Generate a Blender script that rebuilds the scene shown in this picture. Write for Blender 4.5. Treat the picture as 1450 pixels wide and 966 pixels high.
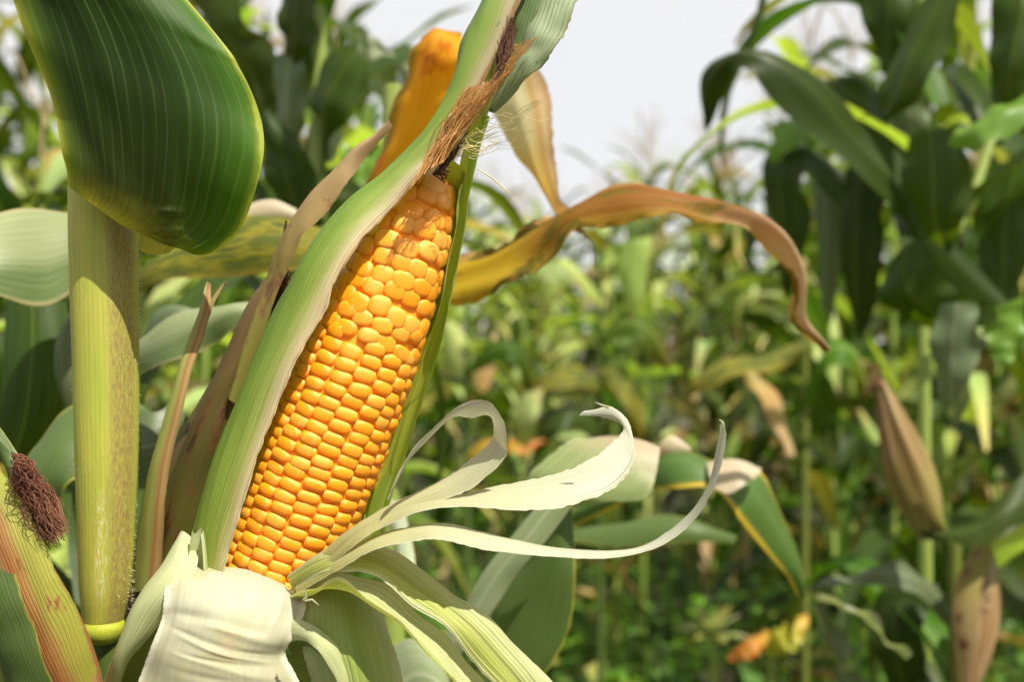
import bpy, math, random
from mathutils import Vector, Matrix, noise
R = math.radians
random.seed(11)
scene = bpy.context.scene
for o in list(bpy.data.objects):
    bpy.data.objects.remove(o)
C = scene.collection

# ------------------------------------------------------------------ camera, sky, sun, exposure
CAM_H = 1.10
FPX = 1611.0                      # focal length in photograph pixels (40 mm lens on a 36 mm frame)
cam_d = bpy.data.cameras.new('camera')
cam_d.lens = 40.0; cam_d.sensor_width = 36.0
cam_d.clip_start = 0.02; cam_d.clip_end = 2000
cam_d.dof.use_dof = True
cam_d.dof.focus_distance = 0.402
cam_d.dof.aperture_fstop = 8.6
cam = bpy.data.objects.new('camera', cam_d); C.objects.link(cam)
cam.location = (0, 0, CAM_H); cam.rotation_euler = (R(90), 0, 0)
scene.camera = cam

SUN_AZ, SUN_EL = 141.0, 57.0      # degrees clockwise from +Y (the view direction), degrees above the horizon
S = Vector((math.sin(R(SUN_AZ)) * math.cos(R(SUN_EL)), math.cos(R(SUN_AZ)) * math.cos(R(SUN_EL)), math.sin(R(SUN_EL))))
sun_d = bpy.data.lights.new('sun', 'SUN')
sun_d.energy = 5.0; sun_d.angle = R(0.53); sun_d.color = (1.0, 0.93, 0.80)
sun = bpy.data.objects.new('sun', sun_d); C.objects.link(sun)
sun.rotation_euler = S.to_track_quat('Z', 'Y').to_euler()
sun.location = (2, -2, 6)

world = bpy.data.worlds.new('World'); scene.world = world; world.use_nodes = True
wn = world.node_tree.nodes; wl = world.node_tree.links
bg = wn['Background']; bg.inputs['Strength'].default_value = 0.1
sky = wn.new('ShaderNodeTexSky'); sky.sky_type = 'NISHITA'; sky.sun_disc = False
sky.sun_elevation = R(SUN_EL); sky.sun_rotation = R(SUN_AZ); sky.air_density = 1.0; sky.dust_density = 3.0
wtc = wn.new('ShaderNodeTexCoord'); wns = wn.new('ShaderNodeTexNoise')
wns.inputs['Scale'].default_value = 2.2; wns.inputs['Detail'].default_value = 4
wrm = wn.new('ShaderNodeMapRange'); wrm.inputs[1].default_value = .3; wrm.inputs[2].default_value = .7
wrm.inputs[3].default_value = .88; wrm.inputs[4].default_value = .99
wmx = wn.new('ShaderNodeMix'); wmx.data_type = 'RGBA'
wl.new(wtc.outputs['Generated'], wns.inputs['Vector']); wl.new(wns.outputs['Fac'], wrm.inputs[0])
wl.new(wrm.outputs[0], wmx.inputs[0]); wl.new(sky.outputs[0], wmx.inputs[6])
wmx.inputs[7].default_value = (5.2, 5.15, 5.2, 1)          # thin bright cloud over most of the sky
wl.new(wmx.outputs[2], bg.inputs['Color'])

scene.view_settings.view_transform = 'Standard'; scene.view_settings.look = 'None'
scene.view_settings.exposure = 0.85; scene.view_settings.gamma = 1.0
scene.view_settings.use_curve_mapping = False
cy = scene.cycles
cy.use_denoising = True; cy.max_bounces = 8; cy.transparent_max_bounces = 8
cy.diffuse_bounces = 4; cy.glossy_bounces = 3; cy.transmission_bounces = 5
cy.sample_clamp_indirect = 8.0

# ------------------------------------------------------------------ material helpers
def rgba(c): return (c[0], c[1], c[2], 1.0)

class NT:
    def __init__(s, name):
        s.m = bpy.data.materials.new(name); s.m.use_nodes = True
        s.t = s.m.node_tree; s.n = s.t.nodes; s.l = s.t.links
        s.b = s.n['Principled BSDF']; s.out = s.n['Material Output']
        s.i = 0
    def put(s, sock, v):
        if isinstance(v, bpy.types.NodeSocket): s.l.new(v, sock)
        elif isinstance(v, (tuple, list)) and len(v) == 3 and sock.type == 'RGBA': sock.default_value = rgba(v)
        else: sock.default_value = v
    def math(s, op, a, b=0.0, c=None):
        n = s.n.new('ShaderNodeMath'); n.operation = op; s.put(n.inputs[0], a); s.put(n.inputs[1], b)
        if c is not None: s.put(n.inputs[2], c)
        return n.outputs[0]
    def mix(s, f, a, b, mode='MIX'):
        n = s.n.new('ShaderNodeMix'); n.data_type = 'RGBA'; n.blend_type = mode
        s.put(n.inputs[0], f); s.put(n.inputs[6], a); s.put(n.inputs[7], b); return n.outputs[2]
    def rng(s, v, a, b, c=0.0, d=1.0, smooth=True):
        n = s.n.new('ShaderNodeMapRange'); n.interpolation_type = 'SMOOTHSTEP' if smooth else 'LINEAR'
        s.put(n.inputs[0], v)
        for k, x in zip((1, 2, 3, 4), (a, b, c, d)): s.put(n.inputs[k], x)
        return n.outputs[0]
    def uv(s):
        n = s.n.new('ShaderNodeTexCoord'); q = s.n.new('ShaderNodeSeparateXYZ'); s.l.new(n.outputs['UV'], q.inputs[0])
        return q.outputs[0], q.outputs[1], n
    def vec(s, x, y, z=0.0):
        n = s.n.new('ShaderNodeCombineXYZ'); s.put(n.inputs[0], x); s.put(n.inputs[1], y); s.put(n.inputs[2], z); return n.outputs[0]
    def noise(s, v, scale=1.0, detail=3.0, rough=.55):
        n = s.n.new('ShaderNodeTexNoise'); s.put(n.inputs['Vector'], v)
        n.inputs['Scale'].default_value = scale; n.inputs['Detail'].default_value = detail; n.inputs['Roughness'].default_value = rough
        return n.outputs['Fac']
    def ramp(s, f, stops):
        n = s.n.new('ShaderNodeValToRGB'); s.put(n.inputs[0], f); e = n.color_ramp.elements
        e[0].position, e[0].color = stops[0][0], rgba(stops[0][1]); e[1].position, e[1].color = stops[-1][0], rgba(stops[-1][1])
        for p, c in stops[1:-1]:
            q = e.new(p); q.color = rgba(c)
        return n.outputs[0]
    def rand(s):
        n = s.n.new('ShaderNodeObjectInfo'); return n.outputs['Random']

def leaf_mat(name, stops, edge=None, edge_w=.06, mid=None, mid_w=.05, veins=30, vein=.12, vein_col=None,
             blotch=None, blotch_scale=(3, 9), blotch_rng=(.58, .66), cross=None, cross_v=0.0, trans=.35, tcol=(1.25, 1.25, .55), rough=.42, spec=.4, jitter=.0, bump=.25, warp=.12, vpow=5.0):
    """stops: colours along the blade; cross: colours across it; blotch: discoloured patches; veins run along the blade."""
    t = NT(name); u, v, tc = t.uv(); rnd = t.rand()
    off = t.math('MULTIPLY', rnd, 37.0)
    nz = t.noise(t.vec(t.math('ADD', t.math('MULTIPLY', u, 3.0), off), t.math('MULTIPLY', v, 6.0)), 1.0, 4)
    vv = t.math('ADD', v, t.math('MULTIPLY', t.math('SUBTRACT', nz, .5), warp * 2))
    col = t.ramp(vv, stops) if len(stops) > 1 else t.mix(0.0, stops[0][1], stops[0][1])
    if cross:
        uu = t.math('ADD', u, t.math('MULTIPLY', t.math('SUBTRACT', nz, .5), warp))
        if cross_v: uu = t.math('ADD', uu, t.math('MULTIPLY', t.math('SUBTRACT', v, .45), cross_v))
        n = t.n.new('ShaderNodeValToRGB'); t.put(n.inputs[0], uu)
        e = n.color_ramp.elements
        e[0].position, e[0].color = cross[0][0], (*cross[0][1], cross[0][2])
        e[1].position, e[1].color = cross[-1][0], (*cross[-1][1], cross[-1][2])
        for p, c, a in cross[1:-1]:
            q = e.new(p); q.color = (*c, a)
        col = t.mix(n.outputs[1], col, n.outputs[0])
    if blotch:
        bz = t.noise(t.vec(t.math('ADD', t.math('MULTIPLY', u, blotch_scale[0]), off), t.math('MULTIPLY', v, blotch_scale[1]), 3.3), 1.0, 5, .6)
        for k, bc in enumerate(blotch):
            w = blotch_rng[0] + .06 * k
            col = t.mix(t.rng(bz, w, w + blotch_rng[1] - blotch_rng[0]), col, bc)
    au = t.math('MULTIPLY', t.math('ABSOLUTE', t.math('SUBTRACT', u, .5)), 2.0)
    # fine veins: a main set and a finer fibre noise
    wob = t.math('MULTIPLY', t.noise(t.vec(t.math('MULTIPLY', u, 4.0), t.math('MULTIPLY', v, 1.2), 7.0), 1.0, 2), 9.0)
    s1 = t.math('SINE', t.math('ADD', t.math('MULTIPLY', u, veins * 6.2832), wob))
    s1 = t.math('POWER', t.math('MULTIPLY_ADD', s1, .5, .5), vpow)
    s1 = t.math('MULTIPLY', s1, t.rng(t.noise(t.vec(t.math('MULTIPLY', u, veins * .45), t.math('MULTIPLY', v, 1.5), 4.0), 1.0, 3), .3, .66, .1, 1.0))
    fib = t.noise(t.vec(t.math('MULTIPLY', u, veins * 3.0), t.math('MULTIPLY', v, 2.5), 1.0), 1.0, 3)
    vc = vein_col or (.55, .6, .35)
    col = t.mix(t.math('MULTIPLY', s1, vein), col, vc)
    col = t.mix(t.math('MULTIPLY', t.rng(fib, .35, .7), min(1, vein * 1.6)), col, t.mix(1.0, col, (.62, .62, .55), 'MULTIPLY'))
    if mid: col = t.mix(t.rng(au, mid_w, mid_w * .35), col, mid)
    if edge:
        ew = t.math('ADD', au, t.math('MULTIPLY', t.math('SUBTRACT', nz, .5), .16))
        col = t.mix(t.rng(ew, 1 - edge_w * 2, 1 - edge_w * .4), col, edge)
    if jitter:
        h = t.n.new('ShaderNodeHueSaturation'); t.put(h.inputs['Color'], col)
        t.put(h.inputs['Hue'], t.math('MULTIPLY_ADD', rnd, -.05 * jitter, .5 + .025 * jitter))
        r2 = t.math('FRACT', t.math('MULTIPLY', rnd, 91.7))
        t.put(h.inputs['Value'], t.math('MULTIPLY_ADD', r2, jitter, 1 - jitter * .5))
        t.put(h.inputs['Saturation'], t.math('MULTIPLY_ADD', t.math('FRACT', t.math('MULTIPLY', rnd, 17.3)), .3 * jitter, 1 - .15 * jitter))
        col = h.outputs[0]
    t.put(t.b.inputs['Base Color'], col); t.b.inputs['Roughness'].default_value = rough
    t.b.inputs['Specular IOR Level'].default_value = spec
    if bump:
        bn = t.n.new('ShaderNodeBump'); bn.inputs['Strength'].default_value = bump; bn.inputs['Distance'].default_value = .0006
        t.put(bn.inputs['Height'], t.math('ADD', s1, fib)); t.l.new(bn.outputs[0], t.b.inputs['Normal'])
    tr = t.n.new('ShaderNodeBsdfTranslucent'); t.put(tr.inputs[0], t.mix(1.0, col, tcol, 'MULTIPLY'))
    mx = t.n.new('ShaderNodeMixShader'); mx.inputs[0].default_value = trans
    t.l.new(t.b.outputs[0], mx.inputs[1]); t.l.new(tr.outputs[0], mx.inputs[2]); t.l.new(mx.outputs[0], t.out.inputs[0])
    return t.m

M = {}
# field leaves; pale and dark colours stand in for sunlit and shaded ones
GJ = dict(jitter=.75, veins=16, vein=.16, mid=(.22, .28, .09), mid_w=.07, rough=.45, spec=.12, trans=.36, tcol=(1.2, 1.4, .3), bump=0)
M['field_green'] = leaf_mat('field_green_leaf', [(0, (.058, .125, .004)), (.6, (.040, .095, .003)), (1, (.12, .11, .006))], **GJ)
M['field_pale'] = leaf_mat('field_pale_leaf', [(0, (.36, .45, .13)), (.7, (.32, .41, .12)), (1, (.48, .38, .12))], edge=(.40, .34, .14), edge_w=.05, **GJ)
M['field_dry'] = leaf_mat('field_dry_leaf', [(0, (.20, .19, .05)), (.4, (.34, .22, .08)), (1, (.44, .31, .18))], blotch=[(.20, .20, .04)], **GJ)
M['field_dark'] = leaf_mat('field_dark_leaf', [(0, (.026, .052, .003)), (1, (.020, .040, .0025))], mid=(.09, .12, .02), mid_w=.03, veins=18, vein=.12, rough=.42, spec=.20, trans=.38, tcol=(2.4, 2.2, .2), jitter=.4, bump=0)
M['grey_green'] = leaf_mat('grey_green_leaf', [(0, (0.099, 0.136, 0.062)), (1, (0.124, 0.161, 0.081))], mid=(0.223, 0.248, 0.136), mid_w=.06, veins=18, vein=.18, rough=.4, trans=.3, jitter=.3)
M['pale_left'] = leaf_mat('pale_leaf', [(0, (0.216, 0.259, 0.108)), (1, (0.259, 0.302, 0.158))], cross=[(0, (0.259, 0.302, 0.144), 1), (.55, (0.245, 0.288, 0.144), .8), (.75, (0.122, 0.180, 0.065), 1), (1, (0.144, 0.202, 0.072), 1)], edge=(0.360, 0.302, 0.144), edge_w=.04, veins=14, vein=.2, trans=.35)  # cross colours paint the shaded, greener lower half into the leaf
# big dark leaf on the thick stalk; backlit margins and right side painted lighter
M['big_leaf'] = leaf_mat('big_dark_leaf', [(0, (.42, .36, .04)), (.07, (.34, .30, .035)), (.13, (.16, .16, .025)), (.21, (.05, .066, .014)), (.34, (.024, .040, .006)), (.6, (.013, .031, .002)), (1, (.020, .048, .002))],
    cross=[(0, (.30, .30, .03), 1), (.07, (.13, .20, .02), .7), (.2, (.04, .09, .015), 0), (.6, (.03, .08, .004), 0), (.85, (.035, .10, .004), .6), (.96, (.06, .15, .008), .8), (1, (.24, .30, .02), 1)],
    edge=(.30, .34, .05), edge_w=.018, veins=19, vein=.34, vein_col=(.12, .18, .06), trans=.27, tcol=(1.9, 1.9, .25), rough=.5, spec=.22, bump=.2, warp=.06, vpow=12.0)
M['lobe'] = leaf_mat('leaf_lobe', [(0, (.05, .12, .012)), (1, (.06, .13, .02))], cross=[(0, (.03, .08, .01), .6), (.5, (.05, .12, .012), 0), (.86, (.1, .2, .02), .7), (1, (.34, .38, .05), 1)], veins=8, vein=.2, trans=.4, tcol=(1.4, 1.5, .4), rough=.5, spec=.2)
# husks
FIB = dict(veins=26, vein=.16, rough=.5, spec=.3, bump=.45)
M['husk_green'] = leaf_mat('green_husk', [(0, (0.264, 0.370, 0.035)), (.25, (0.150, 0.282, 0.026)), (.6, (0.123, 0.229, 0.035)), (1, (0.176, 0.246, 0.088))],
    cross=[(0, (0.106, 0.211, 0.035), .7), (.22, (0.132, 0.255, 0.026), .6), (.45, (0.229, 0.361, 0.035), .6), (.62, (0.264, 0.387, 0.053), .6), (.78, (0.370, 0.440, 0.106), .7), (.92, (0.563, 0.502, 0.317), .95), (.985, (0.510, 0.405, 0.264), 1), (1, (0.370, 0.211, 0.114), 1)], cross_v=.16,
    vein_col=(0.440, 0.528, 0.220), trans=.3, tcol=(1.1, 1.2, .5), **dict(FIB, vein=.30))
M['husk_tip'] = leaf_mat('pale_green_husk_tip', [(0, (0.289, 0.374, 0.204)), (.5, (0.357, 0.425, 0.272)), (1, (0.357, 0.442, 0.272))], blotch=[(0.170, 0.145, 0.076)], blotch_scale=(9, 22), blotch_rng=(.66, .70),
    edge=(0.255, 0.221, 0.119), edge_w=.03, veins=12, vein=.5, vein_col=(0.111, 0.204, 0.060), trans=.28, rough=.5, bump=.4)
M['husk_tip_dark'] = leaf_mat('dark_green_husk_tip', [(0, (.12, .18, .06)), (1, (.12, .19, .07))], veins=14, vein=.2, trans=.25, rough=.5, bump=.4)
M['husk_right'] = leaf_mat('yellow_green_husk', [(0, (.52, .54, .05)), (.45, (.44, .54, .07)), (1, (.34, .46, .10))],
    cross=[(0, (.50, .46, .04), .8), (.55, (.50, .54, .08), .7), (.74, (.26, .40, .05), .8), (.9, (.42, .56, .09), .8), (1, (.58, .66, .22), 1)], vein_col=(.5, .55, .2), trans=.4, tcol=(1.2, 1.2, .4), **FIB)
M['husk_white'] = leaf_mat('white_husk', [(0, (.46, .465, .34)), (.35, (.46, .455, .33)), (.6, (.42, .41, .27)), (1, (.43, .39, .27))],
    blotch=[(0.437, 0.445, 0.244), (0.454, 0.361, 0.252)], blotch_scale=(2.5, 3), blotch_rng=(.5, .66), edge=(0.689, 0.672, 0.521), veins=11, vein=.07, vein_col=(0.706, 0.689, 0.571), trans=.3, tcol=(1, 1, .8), rough=.55, spec=.3, bump=.2)
M['husk_pale'] = leaf_mat('pale_green_husk', [(0, (0.532, 0.562, 0.319)), (.4, (0.471, 0.517, 0.258)), (1, (0.471, 0.502, 0.228))],
    edge=(0.608, 0.608, 0.441), edge_w=.03, veins=16, vein=.24, vein_col=(0.638, 0.646, 0.471), trans=.32, tcol=(1, 1.05, .6), rough=.5, spec=.3, bump=.5)
M['husk_peel'] = leaf_mat('peeled_yellow_green_husk', [(0, (0.480, 0.464, 0.240)), (.3, (0.448, 0.464, 0.144)), (.65, (0.496, 0.528, 0.240)), (1, (0.544, 0.544, 0.352))],
    cross=[(0, (0.592, 0.592, 0.368), .9), (.2, (0.496, 0.528, 0.272), .8), (.45, (0.480, 0.512, 0.240), .6), (.72, (0.352, 0.400, 0.064), .9), (.92, (0.400, 0.440, 0.096), .9), (1, (0.672, 0.656, 0.464), 1)], veins=15, vein=.28, vein_col=(0.656, 0.656, 0.416), trans=.35, tcol=(1.05, 1.05, .5), rough=.48, spec=.3, bump=.6)
M['husk_under'] = leaf_mat('olive_green_husk', [(0, (0.221, 0.281, 0.051)), (.5, (0.272, 0.340, 0.085)), (1, (0.374, 0.425, 0.187))], cross=[(0, (0.425, 0.468, 0.255), .8), (.3, (0.255, 0.323, 0.085), .3), (.62, (0.204, 0.281, 0.043), .9), (.85, (0.323, 0.391, 0.136), .8), (1, (0.468, 0.510, 0.306), .9)], veins=16, vein=.2, vein_col=(0.510, 0.561, 0.272), trans=.3, rough=.5, bump=.5)
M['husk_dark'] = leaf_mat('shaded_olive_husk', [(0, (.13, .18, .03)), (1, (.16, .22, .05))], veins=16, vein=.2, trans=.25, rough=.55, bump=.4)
M['strip'] = leaf_mat('cream_husk_strip', [(0, (.45, .41, .12)), (.22, (.46, .45, .23)), (.5, (.48, .485, .36)), (1, (.50, .51, .43))], edge=(0.588, 0.554, 0.403), edge_w=.06, veins=9, vein=.3, vein_col=(0.739, 0.731, 0.622), trans=.32, tcol=(1, 1, .8), rough=.5, spec=.3, bump=.5)
M['husk_brown'] = leaf_mat('browning_husk', [(0, (0.094, 0.094, 0.014)), (.35, (0.083, 0.072, 0.014)), (.7, (0.110, 0.066, 0.017)), (1, (0.165, 0.105, 0.039))],
    blotch=[(0.121, 0.055, 0.017), (0.039, 0.028, 0.008)], blotch_scale=(4, 5), blotch_rng=(.54, .62), vein_col=(0.187, 0.165, 0.077), trans=.22, tcol=(1.1, 1.0, .5), **FIB)  # browning hues, darkened to put the shadow on this ear into the colour
M['husk_tan'] = leaf_mat('tan_husk', [(0, (0.192, 0.200, 0.032)), (.3, (0.224, 0.184, 0.040)), (.6, (0.368, 0.256, 0.112)), (1, (0.400, 0.280, 0.152))],
    blotch=[(0.208, 0.112, 0.048), (0.112, 0.064, 0.024)], blotch_scale=(2, 9), blotch_rng=(.55, .63), vein_col=(0.448, 0.368, 0.224), trans=.28, tcol=(1.1, 1.0, .6), **FIB)
M['husk_streak'] = leaf_mat('red_streaked_husk', [(0, (.18, .24, .03)), (.5, (.24, .26, .035)), (1, (.28, .27, .05))],
    cross=[(0, (.10, .17, .02), .8), (.30, (.18, .22, .03), .5), (.40, (.30, .09, .03), .95), (.50, (.42, .22, .10), .9), (.58, (.30, .08, .03), .9), (.70, (.34, .16, .05), .8), (.78, (.34, .30, .05), .6), (1, (.30, .31, .04), .8)], blotch=[(.26, .10, .03)], blotch_scale=(5, 7), blotch_rng=(.60, .68),
    vein_col=(.55, .5, .2), trans=.28, tcol=(1.1, 1.1, .5), **FIB)
M['husk_spike'] = leaf_mat('pointed_husk', [(0, (.22, .22, .06)), (.5, (.30, .34, .08)), (.8, (.36, .30, .13)), (1, (.55, .40, .24))],
    cross=[(0, (.16, .12, .05), .7), (.3, (.3, .34, .09), .3), (.62, (.32, .36, .09), .3), (.80, (.34, .13, .05), .9), (.9, (.44, .26, .12), .8), (1, (.26, .14, .05), .8)], vein_col=(.5, .46, .2), trans=.25, **FIB)
# discoloured leaves behind
DRY = dict(veins=16, vein=.2, rough=.6, spec=.12, bump=.3)
M['orange_leaf'] = leaf_mat('orange_leaf', [(0, (0.306, 0.270, 0.027)), (.25, (0.774, 0.360, 0.005)), (1, (0.792, 0.324, 0.005))], cross=[(0, (0.108, 0.108, 0.009), .95), (.16, (0.306, 0.198, 0.009), .8), (.32, (0.720, 0.324, 0.009), .1), (.88, (0.774, 0.378, 0.018), 0), (1, (0.720, 0.540, 0.270), .9)], blotch=[(0.630, 0.198, 0.004), (0.432, 0.117, 0.004)], blotch_scale=(2.5, 3.5), edge=(0.495, 0.378, 0.225), edge_w=.05, trans=.45, tcol=(1.3, 1.1, .4), **DRY)
M['cream_leaf'] = leaf_mat('cream_leaf', [(0, (0.595, 0.595, 0.408)), (.45, (0.680, 0.612, 0.374)), (.7, (0.680, 0.425, 0.068)), (1, (0.527, 0.289, 0.119))],
    cross=[(0, (0.425, 0.425, 0.238), 0), (.62, (0.510, 0.425, 0.212), 0), (.76, (0.527, 0.272, 0.068), .8), (.86, (0.629, 0.442, 0.255), .8), (1, (0.425, 0.212, 0.076), 1)], trans=.52, tcol=(1.1, 1.05, .6), **DRY)
M['arch_leaf'] = leaf_mat('yellow_to_tan_leaf', [(0, (0.52, 0.36, 0.010)), (.24, (0.46, 0.30, 0.010)), (.36, (0.25, 0.115, 0.010)), (.5, (0.21, 0.070, 0.008)), (.60, (0.30, 0.13, 0.04)), (.72, (0.561, 0.374, 0.238)), (.88, (0.595, 0.425, 0.289)), (1, (0.255, 0.136, 0.085))],
    cross=[(0, (0.527, 0.357, 0.187), 1), (.12, (0.425, 0.255, 0.102), .7), (.28, (0.340, 0.255, 0.043), 0), (.8, (0.425, 0.306, 0.025), .1), (1, (0.527, 0.357, 0.025), .8)], blotch=[(0.110, 0.105, 0.006), (0.170, 0.070, 0.008), (0.476, 0.238, 0.017)], blotch_scale=(3, 9), blotch_rng=(.52, .60), trans=.42, tcol=(1.2, 1.0, .5), **DRY)
M['yellow_edge'] = leaf_mat('yellow_edged_leaf', [(0, (.06, .14, .02)), (1, (.07, .14, .02))], edge=(.55, .40, .04), edge_w=.13, veins=16, vein=.2, trans=.35, rough=.4)
M['mottled'] = leaf_mat('mottled_yellow_green_leaf', [(0, (0.053, 0.090, 0.015)), (.6, (0.105, 0.128, 0.019)), (1, (0.300, 0.225, 0.022))], blotch=[(0.300, 0.255, 0.022), (0.045, 0.075, 0.015)], blotch_scale=(5, 4), blotch_rng=(.46, .56), edge=(0.375, 0.255, 0.045), edge_w=.06, trans=.4, **DRY)
M['cream_fold'] = leaf_mat('cream_folded_leaf', [(0, (0.496, 0.400, 0.272)), (1, (0.544, 0.464, 0.352))], veins=10, vein=.2, trans=.4, rough=.5)
M['pale_strap'] = leaf_mat('pale_strap_leaf', [(0, (0.345, 0.375, 0.285)), (.5, (0.315, 0.375, 0.225)), (1, (0.270, 0.345, 0.165))], mid=(0.420, 0.450, 0.315), mid_w=.1, edge=(0.375, 0.375, 0.255), veins=14, vein=.25, trans=.35, rough=.45)
M['pale_panel'] = leaf_mat('pale_panel_leaf', [(0, (0.225, 0.300, 0.112)), (.6, (0.270, 0.330, 0.135)), (1, (0.465, 0.345, 0.240))], veins=14, vein=.2, trans=.4, rough=.45)
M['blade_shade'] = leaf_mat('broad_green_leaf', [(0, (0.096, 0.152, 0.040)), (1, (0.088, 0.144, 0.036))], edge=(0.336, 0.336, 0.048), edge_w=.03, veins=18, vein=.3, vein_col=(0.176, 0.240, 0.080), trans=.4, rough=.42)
M['bright_leaf'] = leaf_mat('bright_green_leaf', [(0, (.16, .30, .03)), (1, (.13, .26, .03))], veins=14, vein=.15, trans=.45, rough=.4)
M['red_leaf'] = leaf_mat('orange_red_leaf', [(0, (.42, .34, .03)), (.5, (.55, .20, .02)), (1, (.6, .14, .02))], blotch=[(.22, .16, .02), (.5, .3, .02)], blotch_scale=(4, 4), blotch_rng=(.5, .58), veins=10, vein=.2, trans=.4)
M['gold_leaf'] = leaf_mat('yellow_leaf', [(0, (.30, .38, .03)), (.6, (.42, .40, .03)), (1, (.6, .3, .03))], veins=10, vein=.2, trans=.4)
M['weed'] = leaf_mat('weed_leaf', [(0, (.10, .25, .010)), (1, (.15, .32, .015))], veins=5, vein=.1, trans=.4, bump=0)
M['weed2'] = leaf_mat('weed_dark_leaf', [(0, (.06, .14, .02)), (1, (.09, .19, .03))], veins=5, vein=.1, trans=.35, bump=0)
M['weed3'] = leaf_mat('weed_yellow_leaf', [(0, (.22, .26, .05)), (1, (.30, .28, .06))], veins=5, vein=.1, trans=.4, bump=0)

def stalk_mat(name, base, rib, stain, powder=False, hairs=False):
    t = NT(name); u, v, tc = t.uv()
    rib_n = t.math('SINE', t.math('MULTIPLY', u, 44 * 6.2832))
    fib = t.noise(t.vec(t.math('MULTIPLY', u, 120.0), t.math('MULTIPLY', v, 6.0)), 1.0, 4)
    big = t.noise(t.vec(t.math('MULTIPLY', u, 14.0), t.math('MULTIPLY', v, 5.0), 2.0), 1.0, 4)
    col = t.mix(t.rng(fib, .3, .75), base, rib)
    col = t.mix(t.math('MULTIPLY', t.rng(big, .4, .7), .55), col, t.mix(1.0, col, (.72, .95, .6), 'MULTIPLY'))
    col = t.mix(t.math('MULTIPLY', t.rng(rib_n, .2, 1.0), t.rng(big, .3, .7, .02, .22)), col, t.mix(1.0, col, (.7, .75, .6), 'MULTIPLY'))
    # freckled brown stain that runs down one side
    sp = t.noise(t.vec(t.math('MULTIPLY', u, 90.0), t.math('MULTIPLY', v, 60.0), 5.0), 1.0, 4, .7)
    if stain:
        lo, hi, sc, amt = stain
        band = t.math('MULTIPLY', t.rng(u, lo - .035, lo + .03), t.rng(u, hi + .05, hi))
        col = t.mix(t.math('MULTIPLY', t.math('MULTIPLY', band, amt), t.rng(sp, .38, .62, .35, 1.0)), col, sc)
        stn = t.noise(t.vec(t.math('MULTIPLY', u, 70.0), t.math('MULTIPLY', v, 3.0), 8.0), 1.0, 4, .65)
        col = t.mix(t.math('MULTIPLY', t.rng(stn, .54, .70), .55), col, (.22, .15, .05))
    col = t.mix(t.math('MULTIPLY', t.rng(sp, .66, .72), .7), col, (.16, .09, .04))
    if powder:
        pn = t.noise(t.vec(t.math('MULTIPLY', u, 110.0), t.math('MULTIPLY', v, 34.0), 9.0), 1.0, 5, .75)
        pu = t.math('ADD', u, t.math('MULTIPLY', t.math('SUBTRACT', t.noise(t.vec(3.0, t.math('MULTIPLY', v, 14.0)), 1.0, 3), .5), .09))
        pb = t.math('MULTIPLY', t.math('MULTIPLY', t.rng(pu, .735, .765), t.rng(pu, .825, .79)), t.math('MULTIPLY', t.rng(v, .985, .90), t.rng(v, .70, .78)))
        col = t.mix(t.math('MULTIPLY', t.math('MULTIPLY', pb, .75), t.rng(pn, .50, .60)), col, (.66, .62, .50))
    t.put(t.b.inputs['Base Color'], col); t.b.inputs['Roughness'].default_value = .5
    t.b.inputs['Specular IOR Level'].default_value = .35
    t.b.inputs['Subsurface Weight'].default_value = .12; t.b.inputs['Subsurface Radius'].default_value = (.004, .004, .001)
    t.b.inputs['Subsurface Scale'].default_value = 1.0
    bn = t.n.new('ShaderNodeBump'); bn.inputs['Strength'].default_value = .3; bn.inputs['Distance'].default_value = .0006
    t.put(bn.inputs['Height'], t.math('ADD', t.math('MULTIPLY', rib_n, .15), t.math('ADD', fib, sp))); t.l.new(bn.outputs[0], t.b.inputs['Normal'])
    return t.m
M['stalk'] = stalk_mat('yellow_green_stalk', (.40, .38, .06), (.30, .32, .05), (.825, .935, (.20, .12, .055), .85), powder=True)
M['stalk_node'] = stalk_mat('stalk_node', (.40, .42, .04), (.34, .36, .03), None)
M['stalk_low'] = stalk_mat('dark_green_stalk', (.07, .11, .02), (.05, .08, .018), None)
M['stalk_top'] = stalk_mat('stalk_sheath_top', (.20, .22, .055), (.14, .13, .045), (.78, .95, (.22, .13, .05), .5))
M['stalk_dim'] = stalk_mat('dull_green_stalk', (.15, .17, .03), (.10, .12, .02), None)
M['field_stalk'] = stalk_mat('field_stalk', (.26, .32, .07), (.18, .24, .05), None)

def plain(name, c1, c2, scale=300, rough=.6, sss=0, spec=.3):
    t = NT(name); u, v, tc = t.uv()
    n = t.noise(tc.outputs['Object'], scale, 4)
    r = t.math('MULTIPLY_ADD', t.rand(), .3, -.15)
    t.put(t.b.inputs['Base Color'], t.mix(t.math('ADD', t.rng(n, .3, .7), r), c1, c2))
    t.b.inputs['Roughness'].default_value = rough; t.b.inputs['Specular IOR Level'].default_value = spec
    return t.m
M['silk_gold'] = plain('golden_brown_silk', (.62, .33, .10), (.40, .19, .05), 60, .4, spec=.5)
M['silk_dark'] = plain('dark_brown_silk', (.14, .06, .03), (.07, .028, .018), 60, .6)
M['silk_pale'] = plain('pale_silk', (.66, .58, .32), (.5, .4, .16), 60, .4, spec=.5)
M['silk_red'] = plain('rusty_brown_silk', (.19, .075, .04), (.10, .035, .02), 60, .6)
M['hair'] = plain('stalk_hair', (.60, .52, .34), (.66, .58, .42), 60, .5)
M['tassel'] = plain('tassel', (.26, .19, .10), (.34, .27, .15), 40, .7)
M['core'] = plain('cob_core', (.84, .27, .012), (.86, .32, .016), 200, .6)
M['nub'] = plain('pale_cob_tip', (.76, .50, .24), (.80, .58, .34), 400, .5)

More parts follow.
